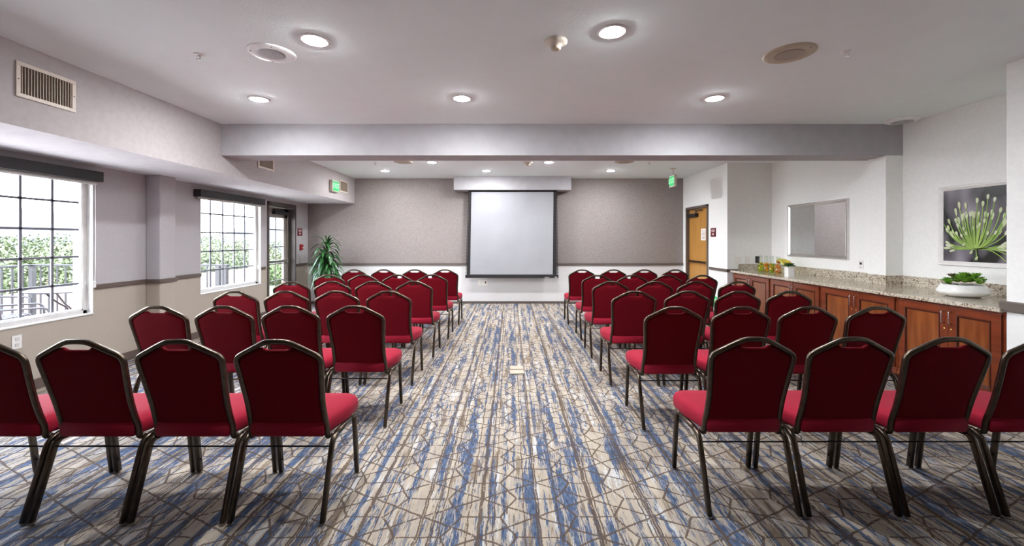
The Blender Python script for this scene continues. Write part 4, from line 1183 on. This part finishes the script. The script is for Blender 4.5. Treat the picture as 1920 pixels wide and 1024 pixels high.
# palm frond top left of far window
t = empty('palm_tree', (-9.6, 12.2, -.05), 'palm with drooping fronds at the top left of the far window', 'palm tree')
bm = BM(); tube(bm, [(0, 0, 0), (.1, 0, 1.5), (-.15, -.1, 2.9)], .09, n=10); obj('trunk', bm, MT['bark'], t, smooth=True)
bm = BM()
for k in range(12):
    a = k*PI/6; base = Vector((-.15, -.1, 2.9)); pos = base.copy(); d = Vector((math.cos(a)*.8, math.sin(a)*.8, .5)).normalized()
    for i in range(12):
        sd = Vector((-math.sin(a), math.cos(a), 0))
        for sg in (-1, 1):
            tip = pos+sd*sg*.28*(1-.06*i)+d*.12+Vector((0, 0, -.16))
            q = pos+d*.05
            bm.faces.new([bm.verts.new(pos), bm.verts.new(tip), bm.verts.new(q)])
        pos = pos+d*.1; d = (d+Vector((0, 0, -.10))).normalized()
obj('fronds', bm, MT['foliage'], t)
# hills
bm = BM(); random.seed(4)
n = 60; rows = []
for j in range(4):
    row = []
    for i in range(n+1):
        a = PI*.50+PI*.42*i/n; R = 90+j*12
        hgt = [ -6, 2.0, 4.5, 5.0][j]*1.0
        if j: hgt += 1.8*math.sin(i*.35+1)+1.2*math.sin(i*.83)+3.4*math.exp(-((i-24)/2.6)**2)
        row.append(bm.verts.new((R*math.cos(a), R*math.sin(a), hgt)))
    rows.append(row)
for a, b in zip(rows, rows[1:]):
    for i in range(n): bm.faces.new((a[i], a[i+1], b[i+1], b[i]))
struct('hills', bm, MT['hill'], 'hazy blue hill ridge on the horizon outside the windows', 'hills', smooth=True)

# ------------------------------------------------------------------ world, sun
w = bpy.data.worlds.new('sky'); S.world = w; w.use_nodes = True
nt = w.node_tree; bg = nt.nodes['Background']
tc = N(nt, 'ShaderNodeTexCoord'); sp = N(nt, 'ShaderNodeSeparateXYZ'); L(nt, tc.outputs['Generated'], sp.inputs[0])
cr = N(nt, 'ShaderNodeValToRGB'); cr.color_ramp.elements[0].position = .0; cr.color_ramp.elements[0].color = (.95, .97, 1, 1)
cr.color_ramp.elements[1].position = .8; cr.color_ramp.elements[1].color = (.62, .76, 1, 1)
L(nt, sp.outputs['Z'], cr.inputs[0]); L(nt, cr.outputs[0], bg.inputs[0])
bg.inputs[1].default_value = 11.5
sun = bpy.data.lights.new('sun', 'SUN'); sun.energy = 14.0; sun.angle = .05; sun.color = (1, .95, .88)
so = bpy.data.objects.new('sun', sun); COL.objects.link(so); so.rotation_euler = (math.radians(35), math.radians(38), 0)
so.rotation_euler = Vector((-.12, .5, -1.0)).to_track_quat('-Z', 'Y').to_euler()

# ------------------------------------------------------------------ camera and view
cam = bpy.data.cameras.new('camera'); cam.sensor_width = 36; cam.lens = 775/1920*36
cam.shift_x = 2/1920; cam.shift_y = -63/1920; cam.clip_start = .05; cam.clip_end = 500
co = bpy.data.objects.new('camera', cam); COL.objects.link(co); co.location = (0, 0, CAM); co.rotation_euler = (PI/2, 0, 0)
S.camera = co
S.view_settings.view_transform = 'Standard'; S.view_settings.look = 'None'
S.view_settings.exposure = 1.0; S.view_settings.gamma = 1.0; S.view_settings.use_curve_mapping = False
S.cycles.use_denoising = True
S.cycles.max_bounces = 10; S.cycles.diffuse_bounces = 6; S.cycles.glossy_bounces = 4; S.cycles.transparent_max_bounces = 12; S.cycles.transmission_bounces = 6
S.cycles.sample_clamp_indirect = 12
